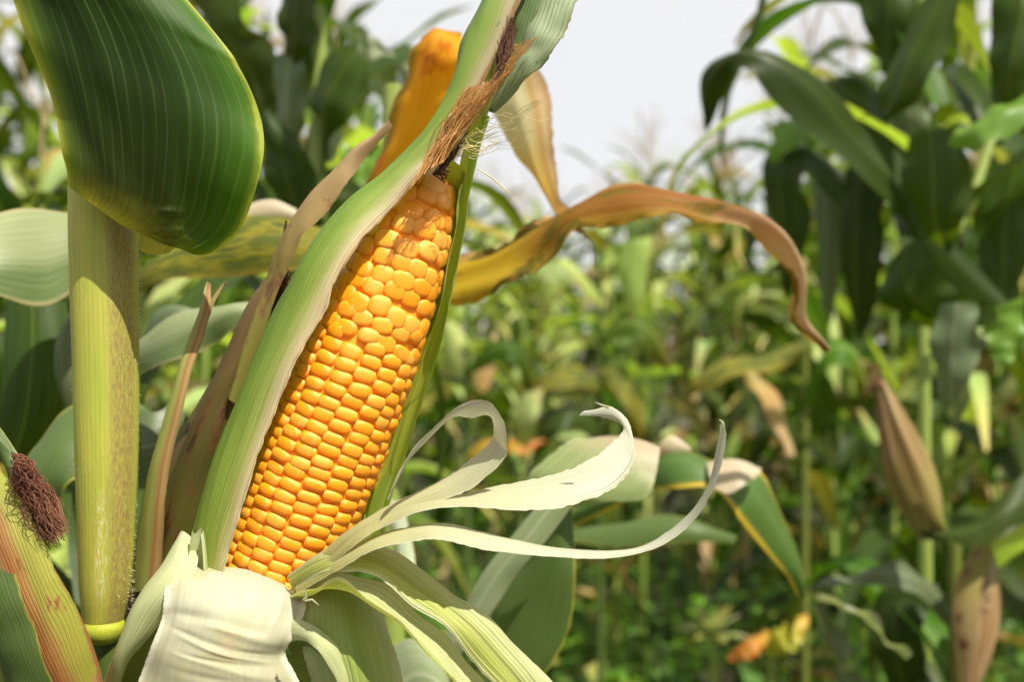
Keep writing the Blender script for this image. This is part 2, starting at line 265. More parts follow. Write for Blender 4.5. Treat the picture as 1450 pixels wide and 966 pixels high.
def kernel_mat():
    t = NT('kernel'); u, v, tc = t.uv(); rnd = t.rand()
    # v: height on the kernel (0 at the seat, 1 on the crown); u: ripeness of the row
    side = t.mix(rnd, (.86, .23, .006), (.88, .27, .008))
    crown = t.ramp(t.math('ADD', t.math('MULTIPLY', u, .75), t.math('MULTIPLY', rnd, .25)), [(0, (.86, .26, .004)), (.5, (.88, .31, .008)), (.8, (.88, .38, .05)), (1, (.86, .48, .18))])
    n = t.noise(t.vec(t.math('ADD', u, t.math('MULTIPLY', rnd, 50.0)), v, rnd), 3.0, 3)
    k = t.math('ADD', v, t.math('MULTIPLY', t.math('SUBTRACT', n, .5), .35))
    col = t.mix(t.rng(k, .30, .85), side, crown)
    mot = t.noise(t.vec(t.math('ADD', u, t.math('MULTIPLY', rnd, 90.0)), t.math('MULTIPLY', v, 2.0), t.math('MULTIPLY', rnd, 7.0)), 2.0, 3)
    col = t.mix(t.math('MULTIPLY', t.rng(mot, .45, .75), .35), col, (.88, .50, .14))
    om = t.noise(tc.outputs['Object'], 3.2, 3)
    col = t.mix(t.math('MULTIPLY', t.rng(om, .5, .75), .3), col, (.80, .20, .004))
    t.put(t.b.inputs['Base Color'], col)
    t.b.inputs['Roughness'].default_value = .34; t.b.inputs['Specular IOR Level'].default_value = .45
    t.b.inputs['Subsurface Weight'].default_value = .35
    t.b.inputs['Subsurface Radius'].default_value = (.0045, .0020, .0004); t.b.inputs['Subsurface Scale'].default_value = 1.0
    bn = t.n.new('ShaderNodeBump'); bn.inputs['Strength'].default_value = .25; bn.inputs['Distance'].default_value = .0007
    t.put(bn.inputs['Height'], t.noise(tc.outputs['Object'], 420, 2)); t.l.new(bn.outputs[0], t.b.inputs['Normal'])
    return t.m
M['kernel'] = kernel_mat()

def soil_mat():
    t = NT('field_soil'); tc = t.n.new('ShaderNodeTexCoord')
    n = t.noise(tc.outputs['Object'], 2.0, 8); m = t.noise(tc.outputs['Object'], 25.0, 6)
    col = t.mix(t.rng(n, .35, .65), (.045, .032, .018), (.022, .038, .010))
    col = t.mix(t.math('MULTIPLY', t.rng(m, .4, .7), .6), col, (.07, .058, .028))
    t.put(t.b.inputs['Base Color'], col); t.b.inputs['Roughness'].default_value = .9
    return t.m
M['soil'] = soil_mat()

# ------------------------------------------------------------------ geometry helpers
D0 = 0.42
def W(px, py, d): return Vector(((px - 725.0) / FPX * d, d, CAM_H - (py - 483.0) / FPX * d))

def mk(name, verts, faces, uvs, mat, parent=None, smooth=True):
    me = bpy.data.meshes.new(name)
    me.from_pydata([tuple(v) for v in verts], [], faces)
    if uvs is not None:
        ul = me.uv_layers.new(name='UVMap'); idx = [0] * len(me.loops); me.loops.foreach_get('vertex_index', idx)
        flat = []
        for i in idx: flat += uvs[i]
        ul.data.foreach_set('uv', flat)
    if smooth: me.polygons.foreach_set('use_smooth', [True] * len(me.polygons))
    me.materials.append(mat); me.update()
    o = bpy.data.objects.new(name, me); C.objects.link(o)
    if parent: attach(o, parent)
    return o
def attach(o, parent):
    o.parent = parent
    m = Matrix.Identity(4); p = parent
    while p is not None:
        m = Matrix.Translation(p.location) @ p.rotation_euler.to_matrix().to_4x4() @ m if p.type == 'EMPTY' else m; p = p.parent
    o.matrix_parent_inverse = m.inverted()
def thing(name, label, cat, loc=(0, 0, 0), group=None):
    o = bpy.data.objects.new(name, None); C.objects.link(o); o.location = loc; o.empty_display_size = .02
    o['label'] = label; o['category'] = cat
    if group: o['group'] = group
    return o

def cr(pts, ts, t):
    """Catmull-Rom through pts at parameters ts"""
    n = len(pts)
    k = 0
    while k < n - 2 and t > ts[k + 1]: k += 1
    f = (t - ts[k]) / max(1e-9, ts[k + 1] - ts[k])
    p1, p2 = pts[k], pts[k + 1]
    p0 = pts[k - 1] if k > 0 else p1 * 2 - p2
    p3 = pts[k + 2] if k + 2 < n else p2 * 2 - p1
    return 0.5 * ((2 * p1) + (p2 - p0) * f + (2 * p0 - 5 * p1 + 4 * p2 - p3) * f * f + (3 * p1 - p0 - 3 * p2 + p3) * f ** 3)
def params(pts):
    a = [0.0]
    for i in range(1, len(pts)): a.append(a[-1] + (pts[i] - pts[i - 1]).length)
    return [x / a[-1] for x in a]

def pt(p, d):
    return W(p[0], p[1], d + (p[2] / 1000.0 if len(p) > 2 else 0.0))
def sheet(name, L, Rr, mat, parent=None, d=D0, bulge=0.0, nv=40, nu=10, rough=0.0, wave=0.0, waves=5.0, jag=0.0, seed=0, shape='round', rfreq=60.0, rstretch=.25, crease=(), bow=0.0):
    """A blade between two edge lines. Points are photograph pixels with an optional depth offset in mm; bulge lifts the middle towards the viewer (m)."""
    Lp = [pt(p, d) for p in L]; Rp = [pt(p, d) for p in Rr]
    if len(Lp) == len(Rp):
        tl = tr = [i / (len(Lp) - 1) for i in range(len(Lp))]
    else: tl, tr = params(Lp), params(Rp)
    rows = []
    for j in range(nv + 1):
        t = j / nv; rows.append((cr(Lp, tl, t), cr(Rp, tr, t)))
    sgn = None
    nrm = []
    for j in range(nv + 1):
        a, b = rows[max(0, j - 1)], rows[min(nv, j + 1)]
        T = (b[0] + b[1]) - (a[0] + a[1]); A = rows[j][1] - rows[j][0]
        n = T.cross(A); n = n.normalized() if n.length > 1e-12 else Vector((0, -1, 0))
        nrm.append(n)
    s = sum(n.y for n in nrm); sgn = -1.0 if s > 0 else 1.0
    V, U, F = [], [], []
    rnd = random.Random(seed + 5)
    jl = [rnd.uniform(0, 1) for _ in range(nv + 1)]; jr = [rnd.uniform(0, 1) for _ in range(nv + 1)]
    for j in range(nv + 1):
        t = j / nv; l, r = rows[j]; n = nrm[j] * sgn
        b = bulge if not isinstance(bulge, (list, tuple)) else bulge[0] + (bulge[1] - bulge[0]) * t
        wdt = (r - l).length
        for i in range(nu + 1):
            q = i / nu
            qq = q
            if jag:
                if i == 0: qq = jag * jl[j]
                if i == nu: qq = 1 - jag * jr[j]
            p = l.lerp(r, qq)
            pr = 4 * q * (1 - q) if shape == 'round' else 1 - abs(2 * q - 1)
            off = b * pr
            if wave:
                e = (2 * q - 1); off += wave * abs(e) ** 2 * math.sin(t * waves * 6.283 + (1.7 if e > 0 else 0) + seed) * min(1, 6 * t)
            if rough:
                off += rough * (noise.noise(Vector((q * wdt * rfreq + seed * 3.1, t * rfreq * .1 * (1 / max(rstretch, .01)) * .1, seed)))) \
                     + rough * .6 * noise.noise(Vector((q * 2 + seed, t * 6, seed * 1.7)))
            for (cq, ct, cw, cl, ca, sl) in crease:
                off += ca * min(1, 5 * q * (1 - q) + .1) * (.45 + .9 * abs(noise.noise(Vector((q * 3.1, ct * 37, seed))) + .3)) * math.exp(-((q - cq) / cw) ** 2 - ((t - ct - sl * (q - cq)) / cl) ** 2)
            if bow: p = p + ((rows[0][0] + rows[0][1]) - (rows[3][0] + rows[3][1])).normalized() * bow * (4 * q * (1 - q) + .35 * noise.noise(Vector((q * 7, seed, 2)))) * (1 - t) ** 4
            V.append(p + n * off); U.append((q, t))
    for j in range(nv):
        for i in range(nu):
            a = j * (nu + 1) + i; F.append((a, a + 1, a + nu + 2, a + nu + 1))
    return mk(name, V, F, U, mat, parent)

def tube_data(pts, radii, sides=6, V=None, F=None, U=None, cap=True):
    V = [] if V is None else V; F = [] if F is None else F; U = [] if U is None else U
    base = len(V); n = len(pts); up = Vector((.31, .17, .93)).normalized()
    pv = None
    for k in range(n):
        a = pts[max(0, k - 1)]; b = pts[min(n - 1, k + 1)]; T = (b - a)
        T = T.normalized() if T.length > 1e-9 else Vector((0, 0, 1))
        if pv is None:
            pv = T.cross(up); pv = pv.normalized() if pv.length > 1e-3 else T.cross(Vector((1, 0, 0))).normalized()
        else:
            pv = (pv - T * pv.dot(T)).normalized()
        w = T.cross(pv)
        for s in range(sides + 1):
            a_ = 2 * math.pi * s / sides
            V.append(pts[k] + (pv * math.cos(a_) + w * math.sin(a_)) * radii[k]); U.append((s / sides, k / (n - 1)))
    for k in range(n - 1):
        for s in range(sides):
            a = base + k * (sides + 1) + s; F.append((a, a + 1, a + sides + 2, a + sides + 1))
    return V, F, U
def smooth_path(ctrl, n):
    ts = params(ctrl); return [cr(ctrl, ts, k / (n - 1)) for k in range(n)]

def lathe_vertical(name, prof, mat, parent=None, sides=40, ridge=0.0, nr=44, flat=1.0):
    """prof: (centre point, radius) from top to bottom; u = .75 faces the camera (-Y), u grows towards +X there."""
    V, F, U = [], [], []
    n = len(prof)
    for k, (c, r) in enumerate(prof):
        for s in range(sides + 1):
            a = 2 * math.pi * s / sides
            rr = r * (1 + ridge * math.sin(a * nr))
            V.append(c + Vector((math.cos(a) * rr, math.sin(a) * rr * flat, 0))); U.append((s / sides, k / (n - 1)))
    for k in range(n - 1):
        for s in range(sides):
            a = k * (sides + 1) + s; F.append((a, a + sides + 1, a + sides + 2, a + 1))
    return mk(name, V, F, U, mat, parent)

# ------------------------------------------------------------------ ground (the sky is the world)
gv = [(-300, -40, 0), (300, -40, 0), (300, 600, 0), (-300, 600, 0)]
g = mk('ground', gv, [(0, 1, 2, 3)], None, M['soil']); g['kind'] = 'structure'

# ------------------------------------------------------------------ the thick stalk with its broad leaf
plant = thing('corn_plant', 'thick yellow-green corn stalk with a broad dark leaf bent over its top', 'corn plant', W(145, 900, .435) * 1)
plant.location.z = 0
DS = .438
def sp(x, y): return W(x, y, DS)
px2m = DS / FPX
def stalk_prof(rows, sub=10):
    cs = [sp((a + b) / 2, y) for (a, b, y) in rows]; rs = [(b - a) / 2 * px2m for (a, b, y) in rows]
    ts = params(cs); out = []
    rv = [Vector((r, 0, 0)) for r in rs]
    for k in range(len(rows) * sub):
        t = k / (len(rows) * sub - 1); out.append((cr(cs, ts, t), cr(rv, ts, t).x))
    return out
main_rows = [(100, 196, 200), (99, 195, 300), (101, 194, 400), (105, 195, 520), (108, 194, 640), (111, 190, 740), (114, 184, 830), (118, 174, 878)]
lathe_vertical('stalk', stalk_prof(main_rows), M['stalk'], plant, 64, .003, 30)
lathe_vertical('node', stalk_prof([(119, 173, 877), (115, 176, 888), (116, 173, 899), (123, 166, 908), (135, 155, 913)], 5), M['stalk_node'], plant, 48)
low = [(Vector((plant.location.x, DS + .004, 1.10 - (908 - 483) * px2m)), .0062), (Vector((plant.location.x, DS + .006, .7)), .0085), (Vector((plant.location.x, DS + .006, .0)), .012)]
lathe_vertical('lower_stalk', low, M['stalk_low'], plant, 24)  # shade below the node is put into the darker green
# sheath top wrapped round the stalk under the collar, and the collar itself
0 and sheet('leaf_sheath', [(97, 238, -2), (97, 262, -3), (99, 300, -4), (108, 345, -6), (150, 340, -16)], [(190, 262, -13), (214, 285, -10), (222, 310, -9), (215, 338, -9), (194, 352, -8)], M['stalk_top'], plant, DS, .008, 24, 12, .0005)
sheet('collar', [(176, 262, -14.5), (190, 292, -13), (197, 325, -8), (196, 352, -4)], [(206, 282, -18), (240, 306, -20), (256, 336, -20), (240, 358, -12)], leaf_mat('yellow_collar', [(0, (.24, .22, .03)), (1, (.40, .36, .04))], veins=8, vein=.3, trans=.3), plant, DS, .003, 20, 10, .0008)
def bl(x, y, e=0): return (x, y, -14 - 14 * (1 - math.exp(-max(0, 350 - y) / 80)) - max(0, 350 - y) / 3.68 * .06 - e)
bigL = [bl(*p) for p in ((96, 262), (94, 235), (84, 190), (66, 128), (44, 66), (22, 10), (-2, -50), (-40, -130), (-90, -230))]
bigR = [bl(*p) for p in ((250, 352, 1), (292, 360, 3), (330, 337, 4), (356, 288, 4), (373, 225, 3), (368, 165, 1), (342, 100), (298, 38), (60, -240))]
sheet('leaf', bigL, bigR, M['big_leaf'], plant, DS, [.004, .012], 90, 46, .0011, .0012, 3, 0, 4, rfreq=90,
      crease=[(.80, .24, .05, .10, -.0022, 0), (.885, .20, .012, .075, -.0030, 0), (.91, .20, .014, .075, .0024, 0)] + [(.62 + .035 * (k % 3) + .01 * k, .245 - .015 * k, .035, .0045, .0019 * (1 if k % 2 else -1), .5) for k in range(11)])
# downy hairs along the stalk edges
V, F, U = [], [], []
rh = random.Random(3)
for k in range(700):
    y = rh.uniform(345, 870); t = (y - 300) / 600
    f = (y - 200) / 678; xl = 100 + 17 * f; xr = 196 - 17 * max(0, f - .3)
    xc, rad = (xl + xr) / 2, (xr - xl) / 2 * px2m
    a = rh.choice((0, 0, 0, 0, math.pi)) + rh.gauss(0, .35)
    dirv = Vector((math.cos(a), math.sin(a) * 1, rh.uniform(-.4, .5)))
    p = sp(xc, y) + Vector((math.cos(a) * rad, math.sin(a) * rad, 0)) * .99
    ln = rh.uniform(.0007, .0019)
    tube_data([p, p + dirv * ln * .6, p + dirv * ln + Vector((0, 0, rh.uniform(-.0004, .0003)))], [.00007, .00006, .00002], 3, V, F, U)
hh = mk('stalk_hairs', V, F, U, M['hair'], plant); hh['kind'] = 'stuff'

# ------------------------------------------------------------------ the peeled ear
P0 = W(383, 830, .420); P1 = W(614, 243, .424)
ear = thing('corn_ear', 'ripe peeled ear of orange corn with pale husks pulled back around it', 'corn ear', W(360, 930, .42))
ax = (P1 - P0); AL = ax.length; ax.normalize()
fc = Vector((0, -1, 0)); fc = (fc - ax * fc.dot(ax)).normalized(); sd = ax.cross(fc)      # sd: to the left in view? fixed by sign below
if sd.x < 0: sd = -sd
PXM = .42 / FPX
rt = [(-.12, 70), (0, 78), (.16, 83), (.33, 85), (.5, 82), (.66, 76), (.73, 71), (.826, 64), (.9, 54), (.967, 40), (1.0, 24), (1.03, 6)]
def cobr(t):
    for (a, ra), (b, rb) in zip(rt, rt[1:]):
        if t <= b: return (ra + (rb - ra) * (t - a) / (b - a)) * PXM
    return 5 * PXM
HK = .0021
V, F, U = [], [], []
nrow = 40; NS = 40; T0 = -.05
for k in range(nrow + 1):
    t = T0 + (1.02 - T0) * k / nrow
    r = max(.0008, cobr(t) - HK * .70)
    for s in range(NS + 1):
        a = 2 * math.pi * s / NS
        V.append(P0 + ax * AL * t + (sd * math.cos(a) + fc * math.sin(a)) * r); U.append((s / NS, k / nrow))
for k in range(nrow):
    for s in range(NS):
        a = k * (NS + 1) + s; F.append((a, a + 1, a + NS + 2, a + NS + 1))
cob = mk('cob', V, F, U, M['core'], ear)

def kernel_grid(na, nb, pa, pb, H, rng, lump=.08):
    """unit kernel: x in -.5...5 across, y -.5...5 along, z up in units of H"""
    V, U, F = [], [], []
    cx, cyy = rng.uniform(-.1, .1), rng.uniform(-.1, .1)
    dent = rng.uniform(.0, .16)
    for j in range(nb + 1):
        b = -math.cos(math.pi * j / nb)
        for i in range(na + 1):
            a = -math.cos(math.pi * i / na)
            ea = max(0, 1 - abs(a) ** pa); eb = max(0, 1 - abs(b) ** pb)
            z = (ea * eb) ** .42
            # rounded plan
            sx = 1 - .20 * b * b; sy = 1 - .20 * abs(a) ** 3
            x = (a * sx + cx * b * (1 - a * a)) * .5; y = (b * sy + cyy * a * (1 - b * b)) * .5
            zz = z * (1 - dent * math.exp(-(a * a + b * b) * 5)) + lump * z * noise.noise(Vector((a * 1.3 + cx * 80, b * 1.3, cyy * 80)))
            V.append(Vector((x, y, zz * H))); U.append(z)
    for j in range(nb):
        for i in range(na):
            q = j * (na + 1) + i; F.append((q, q + 1, q + na + 2, q + na + 1))
    return V, U, F
rk = random.Random(21)
protos = {}
def proto_mesh(kind, tone, idx):
    key = (kind, tone, idx)
    if key not in protos:
        r = random.Random(idx * 31 + tone * 7 + (0 if kind == 'flat' else 500))
        if kind == 'flat': V, U, F = kernel_grid(6, 5, r.uniform(2.6, 3.6), r.uniform(2.8, 3.8), 1.0, r)
        else: V, U, F = kernel_grid(6, 6, r.uniform(3.2, 5.0), r.uniform(3.2, 5.0), 1.0, r, .14)
        me = bpy.data.meshes.new('kernel'); me.from_pydata([tuple(v) for v in V], [], F)
        ul = me.uv_layers.new(name='UVMap'); ii = [0] * len(me.loops); me.loops.foreach_get('vertex_index', ii)
        fl = []
        for q in ii: fl += [(tone + .5) / 8, U[q]]
        ul.data.foreach_set('uv', fl); me.polygons.foreach_set('use_smooth', [True] * len(me.polygons))
        me.materials.append(M['kernel']); protos[key] = me
    return protos[key]
kernels = []      # (facing, matrix, kind, tone)
def add_kernel(t, ang, w, h, kind, tone, hk=HK, twist=0.0, dr=0.0):
    r = cobr(t); slope = (cobr(t + .02) - cobr(t - .02)) / (.04 * AL)
    rad = sd * math.cos(ang) + fc * math.sin(ang)
    al = (ax + rad * slope).normalized()
    nn = (rad - ax * slope).normalized()
    acr = al.cross(nn)
    if twist:
        al, acr = al * math.cos(twist) + acr * math.sin(twist), acr * math.cos(twist) - al * math.sin(twist)
    p = P0 + ax * AL * t + rad * (r - HK + dr)
    m = Matrix(((acr.x * w, al.x * h, nn.x * hk, p.x), (acr.y * w, al.y * h, nn.y * hk, p.y), (acr.z * w, al.z * h, nn.z * hk, p.z), (0, 0, 0, 1)))
    kernels.append((rad.dot(fc), m, kind, tone))
NC = 16
T_REG = .585
t = -.02; row = 0
colph = [(.5 if q % 2 else 0) + rk.uniform(-.3, .3) for q in range(NC)]
ts_reg = []
while t < T_REG:
    h = (.00445 + .0009 * max(0, (t - .3) / .3)) * 1.0
    ts_reg.append((t, h)); t += h / AL
for c in range(NC):
    shift = colph[c]
    for (t, h) in ts_reg:
        tt = t + shift * h / AL + (h / AL) * rk.gauss(0, .06)
        wob = .05 * math.sin(t * 7 + c * .37) + .025 * math.sin(t * 17 + c * .74) + rk.gauss(0, .012)
        ang = 2 * math.pi * (c + .5) / NC + wob - .25 * max(0, t - .3)
        tone = min(7, max(0, int(1.6 + 3.2 * max(0, t) + rk.gauss(0, 1.1))))
        w = 2 * math.pi * (cobr(tt) - HK * .3) / NC
        add_kernel(tt, ang, w * rk.uniform(1.0, 1.09), h * rk.uniform(1.10, 1.26), 'flat', tone, HK * rk.uniform(1.05, 1.4), rk.gauss(0, .05))
t = T_REG + .016; k = 0
while t < .985:
    r = cobr(t); w0 = .0076 if t < .8 else .0082
    n = max(5, int(round(2 * math.pi * (r - HK * .4) / w0))); h = rk.uniform(.0058, .0070) if t > .66 else .0052
    for s in range(n):
        ang = 2 * math.pi * (s + .5 * (k % 2) + rk.gauss(0, .07)) / n + .3
        tt = t + rk.gauss(0, .16) * h / AL
        tone = min(7, max(0, int(2.6 + 5.5 * max(0, t - .55) + rk.gauss(0, 1.3))))
        w = 2 * math.pi * (r - HK * .3) / n
        add_kernel(tt, ang, w * rk.uniform(1.06, 1.20), h * rk.uniform(1.14, 1.36), 'round', tone, HK * rk.uniform(1.0, 1.35), rk.gauss(0, .16))
    t += h / AL; k += 1
kernels.sort(key=lambda q: -q[0])
for q, (f, m, kind, tone) in enumerate(kernels[:298]):
    o = bpy.data.objects.new('kernel', proto_mesh(kind, tone, rk.randrange(3))); C.objects.link(o)
    attach(o, cob); o.matrix_parent_inverse = ear.matrix_basis.inverted() if False else Matrix.Identity(4)
    o.matrix_basis = m
V, F, U = [], [], []
for (f, m, kind, tone) in kernels[298:]:
    me = proto_mesh(kind, tone, 0); b = len(V)
    V += [m @ v.co for v in me.vertices]; U += [((tone + .5) / 8, .8)] * len(me.vertices)
    F += [tuple(b + i for i in p.vertices) for p in me.polygons]
km = mk('kernel_mass', V, F, U, M['kernel'], ear); km['kind'] = 'stuff'
# bare pale tip of the cob
tipc = [W(601, 276, .418), W(608, 258, .419), W(615, 243, .420), W(621, 230, .421)]
V, F, U = tube_data(smooth_path(tipc, 12), [.0046 * (1 - (k / 11.0) ** 2.2) + .0002 for k in range(12)], 12)
mk('cob_tip', V, F, U, M['nub'], ear)

# husks still standing round the cob
sheet('husk_leaf', [(268, 800, 6), (283, 722, 8), (316, 625, 10), (350, 540, 10), (393, 440, 8), (438, 357, 4), (497, 287, 2), (560, 233, 0), (610, 182, -4), (640, 122, -6), (652, 62, -6), (676, 12, -4), (716, -60, 0)],
      [(316, 815, -24), (343, 728, -26), (377, 622, -26), (411, 535, -26), (450, 462, -26), (479, 400, -25), (518, 333, -22), (568, 283, -18), (618, 228, -16), (662, 162, -14), (704, 78, -12), (735, 8, -10), (770, -60, -6)],
      M['husk_green'], ear, D0, .006, 130, 22, .0010, .0006, 6, .04, 2, rfreq=260)
sheet('husk_leaf', [(470, 760, 22), (500, 690, 26), (545, 570, 28), (585, 450, 26), (610, 360, 20), (630, 290, 10), (648, 240, 0), (660, 190, -3), (672, 150, -4)],
      [(536, 770, 10), (556, 700, 8), (590, 598, 8), (618, 508, 8), (640, 420, 6), (655, 335, 4), (668, 262, 2), (682, 205, -1), (694, 165, -3)],
      M['husk_right'], ear, D0, -.004, 70, 14, .0007, .0004, 4, .03, 6, rfreq=220)
sheet('husk_leaf', [(470, 700, 18), (520, 560, 22), (580, 400, 20), (612, 300, 14), (640, 225, 4)], [(520, 735, 6), (552, 620, 2), (610, 480, 2), (641, 345, 0), (652, 262, -2)], M['husk_right'], ear, D0, -.004, 50, 10, .0006, .0004, 4, .03, 8, rfreq=220)
sheet('husk_leaf', [(400, 830, 22), (470, 640, 30), (540, 480, 28), (590, 340, 22), (640, 230, 8)], [(520, 770, 8), (552, 690, 14), (560, 640, 18), (600, 500, 20), (650, 260, 4)], M['husk_right'], ear, D0, -.006, 40, 10, .0006, 0, 4, 0, 9)
# upper husk tips
sheet('husk_leaf', [(648, 150, -2), (650, 100, -3), (654, 55, -4), (682, 14, -2), (722, -40, 2), (760, -90, 4)], [(660, 130, -8), (676, 96, -12), (694, 60, -13), (722, 12, -12), (760, -40, -8), (790, -90, -4)], M['husk_tip'], ear, D0, .004, 40, 12, .0008, .0004, 4, .05, 12, rfreq=220)
sheet('husk_leaf', [(690, 150, 0), (712, 112, -1), (728, 78, -2), (738, 40, -2), (752, 0, 0), (776, -60, 4)], [(702, 158, -2), (742, 118, -6), (780, 80, -8), (802, 46, -8), (820, -2, -6), (846, -60, -2)], M['husk_tip'], ear, D0, .004, 44, 12, .0008, .0006, 4, .06, 13, rfreq=200)
sheet('husk_leaf', [(682, 160, 2), (700, 110, 4), (708, 60, 4), (714, 20, 4), (730, -50, 4)], [(700, 160, 0), (732, 110, -4), (752, 60, -6), (768, 10, -6), (790, -50, -2)], M['husk_tip_dark'], ear, D0, .003, 36, 10, .0008, 0, 4, .03, 14, rfreq=200)
sheet('husk_leaf', [(676, 160, -2), (686, 110, -4), (696, 70, -4), (704, 30, -4)], [(690, 165, -4), (704, 118, -8), (708, 76, -10), (714, 34, -8)], M['husk_right'], ear, D0, .002, 30, 8, .0005, 0, 4, .03, 17)

# peeled husks round the base
sheet('husk_leaf', [(238, 815, -22), (234, 834, -30), (231, 860, -35), (226, 885, -37), (214, 916, -38), (200, 952, -38), (186, 990, -36), (170, 1040, -32)],
      [(428, 846, -20), (434, 856, -28), (428, 876, -32), (416, 902, -33), (405, 927, -33), (420, 956, -33), (442, 992, -31), (472, 1040, -28)],
      M['husk_white'], ear, D0, [.006, .014], 130, 50, .0018, .0010, 3, .006, 23, rfreq=50, bow=.0034, crease=((.2, .34, .35, .030, -.0011, .10), (.6, .42, .35, .026, .0010, .20), (.45, .49, .40, .018, -.0008, .16), (.55, .545, .40, .014, .0007, .22), (.5, .60, .40, .014, -.0006, .12), (.6, .65, .4, .016, .0006, .20), (.6, .70, .4, .016, -.0006, .10), (.84, .18, .016, .16, .0012, 0), (.90, .22, .016, .16, -.0012, 0), (.70, .15, .016, .14, -.0010, 0), (.60, .12, .014, .10, .0007, 0), (.08, .5, .02, .4, -.0012, 0)))
sheet('husk_leaf', [(255, 762, -8), (232, 800, -16), (208, 832, -20), (178, 884, -22), (160, 930, -22), (140, 985, -18), (130, 1040, -12)], [(287, 778, -16), (276, 812, -26), (262, 845, -30), (236, 872, -30), (204, 912, -26), (168, 950, -18), (150, 990, -10)],
      M['husk_pale'], ear, D0, .006, 50, 16, .0010, .0006, 3, .02, 25, rfreq=100)
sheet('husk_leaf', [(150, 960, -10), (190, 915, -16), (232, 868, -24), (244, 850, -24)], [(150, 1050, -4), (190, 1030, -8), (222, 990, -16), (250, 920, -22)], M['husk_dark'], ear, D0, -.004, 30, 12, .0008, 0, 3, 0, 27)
# small curl beside the cob
V, F, U = [], [], []
for j in range(21):
    q = j / 20; c = W(280, 752 + 62 * q, .398)
    for i in range(15):
        a = R(-40) + R(250) * i / 14; r = .0026 + .0010 * q - .0008 * (1 - q) ** 3
        V.append(c + Vector((math.cos(a) * r, math.sin(a) * r * .9, .0012 * math.sin(a * 2) * (1 - q)))); U.append((i / 14, q))
for j in range(20):
    for i in range(14):
        a = j * 15 + i; F.append((a, a + 1, a + 16, a + 15))
mk('husk_curl', V, F, U, M['husk_pale'], ear)
# right: two arching leaves and the ones hanging under them
sheet('husk_leaf', [(428, 822, -24), (478, 790, -26), (540, 778, -22), (596, 812, -24), (648, 848, -30), (702, 884, -34), (744, 925, -34), (800, 990, -30), (840, 1040, -26)],
      [(416, 838, -28), (468, 808, -40), (524, 818, -42), (578, 850, -42), (626, 890, -44), (668, 932, -46), (712, 990, -46), (740, 1030, -42), (760, 1060, -40)],
      M['husk_peel'], ear, D0, .005, 70, 20, .0012, .0012, 4, .03, 31, rfreq=160, crease=((.7, .5, .05, .5, -.003, 0), (.4, .55, .05, .5, .0018, 0)))
sheet('husk_leaf', [(420, 832, -26), (470, 808, -36), (526, 822, -36), (580, 856, -36), (626, 896, -38), (664, 936, -40), (700, 990, -40), (730, 1040, -36)],
      [(408, 846, -28), (442, 830, -44), (482, 824, -50), (530, 854, -50), (586, 904, -52), (634, 956, -54), (672, 1005, -54), (690, 1050, -50)],
      M['husk_peel'], ear, D0, -.004, 60, 16, .0008, .001, 4, .03, 37, rfreq=160)
sheet('husk_leaf', [(432, 842, -20), (425, 876, -26), (428, 920, -30), (440, 970, -32), (446, 1040, -30)], [(500, 822, -14), (536, 860, -20), (552, 900, -26), (568, 950, -28), (584, 1040, -28)], M['husk_under'], ear, D0, .010, 40, 18, .0010, .0006, 3, .01, 41, rfreq=90)
sheet('husk_leaf', [(404, 874, -30), (436, 882, -36), (468, 904, -38), (496, 944, -38), (516, 990, -36), (530, 1040, -34)], [(396, 912, -30), (428, 908, -38), (453, 926, -42), (476, 962, -42), (493, 1004, -40), (506, 1050, -38)], M['husk_pale'], ear, D0, .001, 40, 12, .0008, .0004, 3, .03, 43)
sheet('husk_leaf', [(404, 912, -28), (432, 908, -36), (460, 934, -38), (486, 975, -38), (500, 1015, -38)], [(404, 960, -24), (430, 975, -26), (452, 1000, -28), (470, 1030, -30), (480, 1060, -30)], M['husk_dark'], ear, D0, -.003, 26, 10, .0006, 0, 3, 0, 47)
# torn strips
sheet('husk_strip', [(408, 838, -26), (480, 760, -34), (540, 722, -36), (600, 692, -36), (650, 664, -37), (688, 630, -38), (699, 606, -40), (692, 588, -42), (670, 592, -44), (640, 593, -46), (602, 626, -46), (572, 658, -46), (547, 708, -44)],
      [(420, 842, -28), (492, 772, -38), (548, 736, -40), (606, 714, -42), (662, 696, -44), (714, 650, -46), (718, 626, -48), (711, 594, -50), (692, 567, -50), (650, 575, -52), (607, 611, -51), (577, 649, -50), (551, 697, -48)],
      M['strip'], ear, D0, .0008, 110, 8, .0004, .0003, 6, .05, 51)
sheet('husk_strip', [(420, 836, -28), (490, 768, -36), (540, 735, -38), (585, 716, -38), (640, 704, -38), (715, 687, -36), (786, 669, -34), (836, 650, -32), (866, 626, -28), (881, 610, -24), (880, 602, -20), (868, 596, -16), (848, 591, -14), (820, 590, -13)],
      [(428, 842, -32), (500, 776, -42), (548, 746, -44), (590, 726, -46), (645, 721, -48), (730, 722, -50), (800, 718, -48), (860, 699, -42), (891, 669, -34), (899, 640, -30), (893, 606, -24), (881, 586, -18), (862, 575, -14), (838, 583, -12)],
      M['strip'], ear, D0, .0012, 120, 12, .0005, .0004, 5, .05, 53)
sheet('husk_strip', [(424, 826, -26), (470, 793, -34), (520, 764, -38), (570, 747, -40), (620, 741, -41), (700, 756, -42), (790, 777, -42), (870, 781, -42), (922, 768, -42), (970, 732, -44), (1003, 685, -48), (1016, 625, -52), (1021, 600, -54)],
      [(420, 842, -32), (478, 808, -42), (532, 780, -48), (580, 768, -50), (625, 766, -52), (700, 780, -52), (790, 791, -50), (870, 790, -48), (930, 778, -47), (982, 738, -48), (1014, 686, -52), (1027, 625, -55), (1027, 602, -56)],
      M['strip'], ear, D0, .001, 110, 8, .0004, .0003, 6, .06, 57)
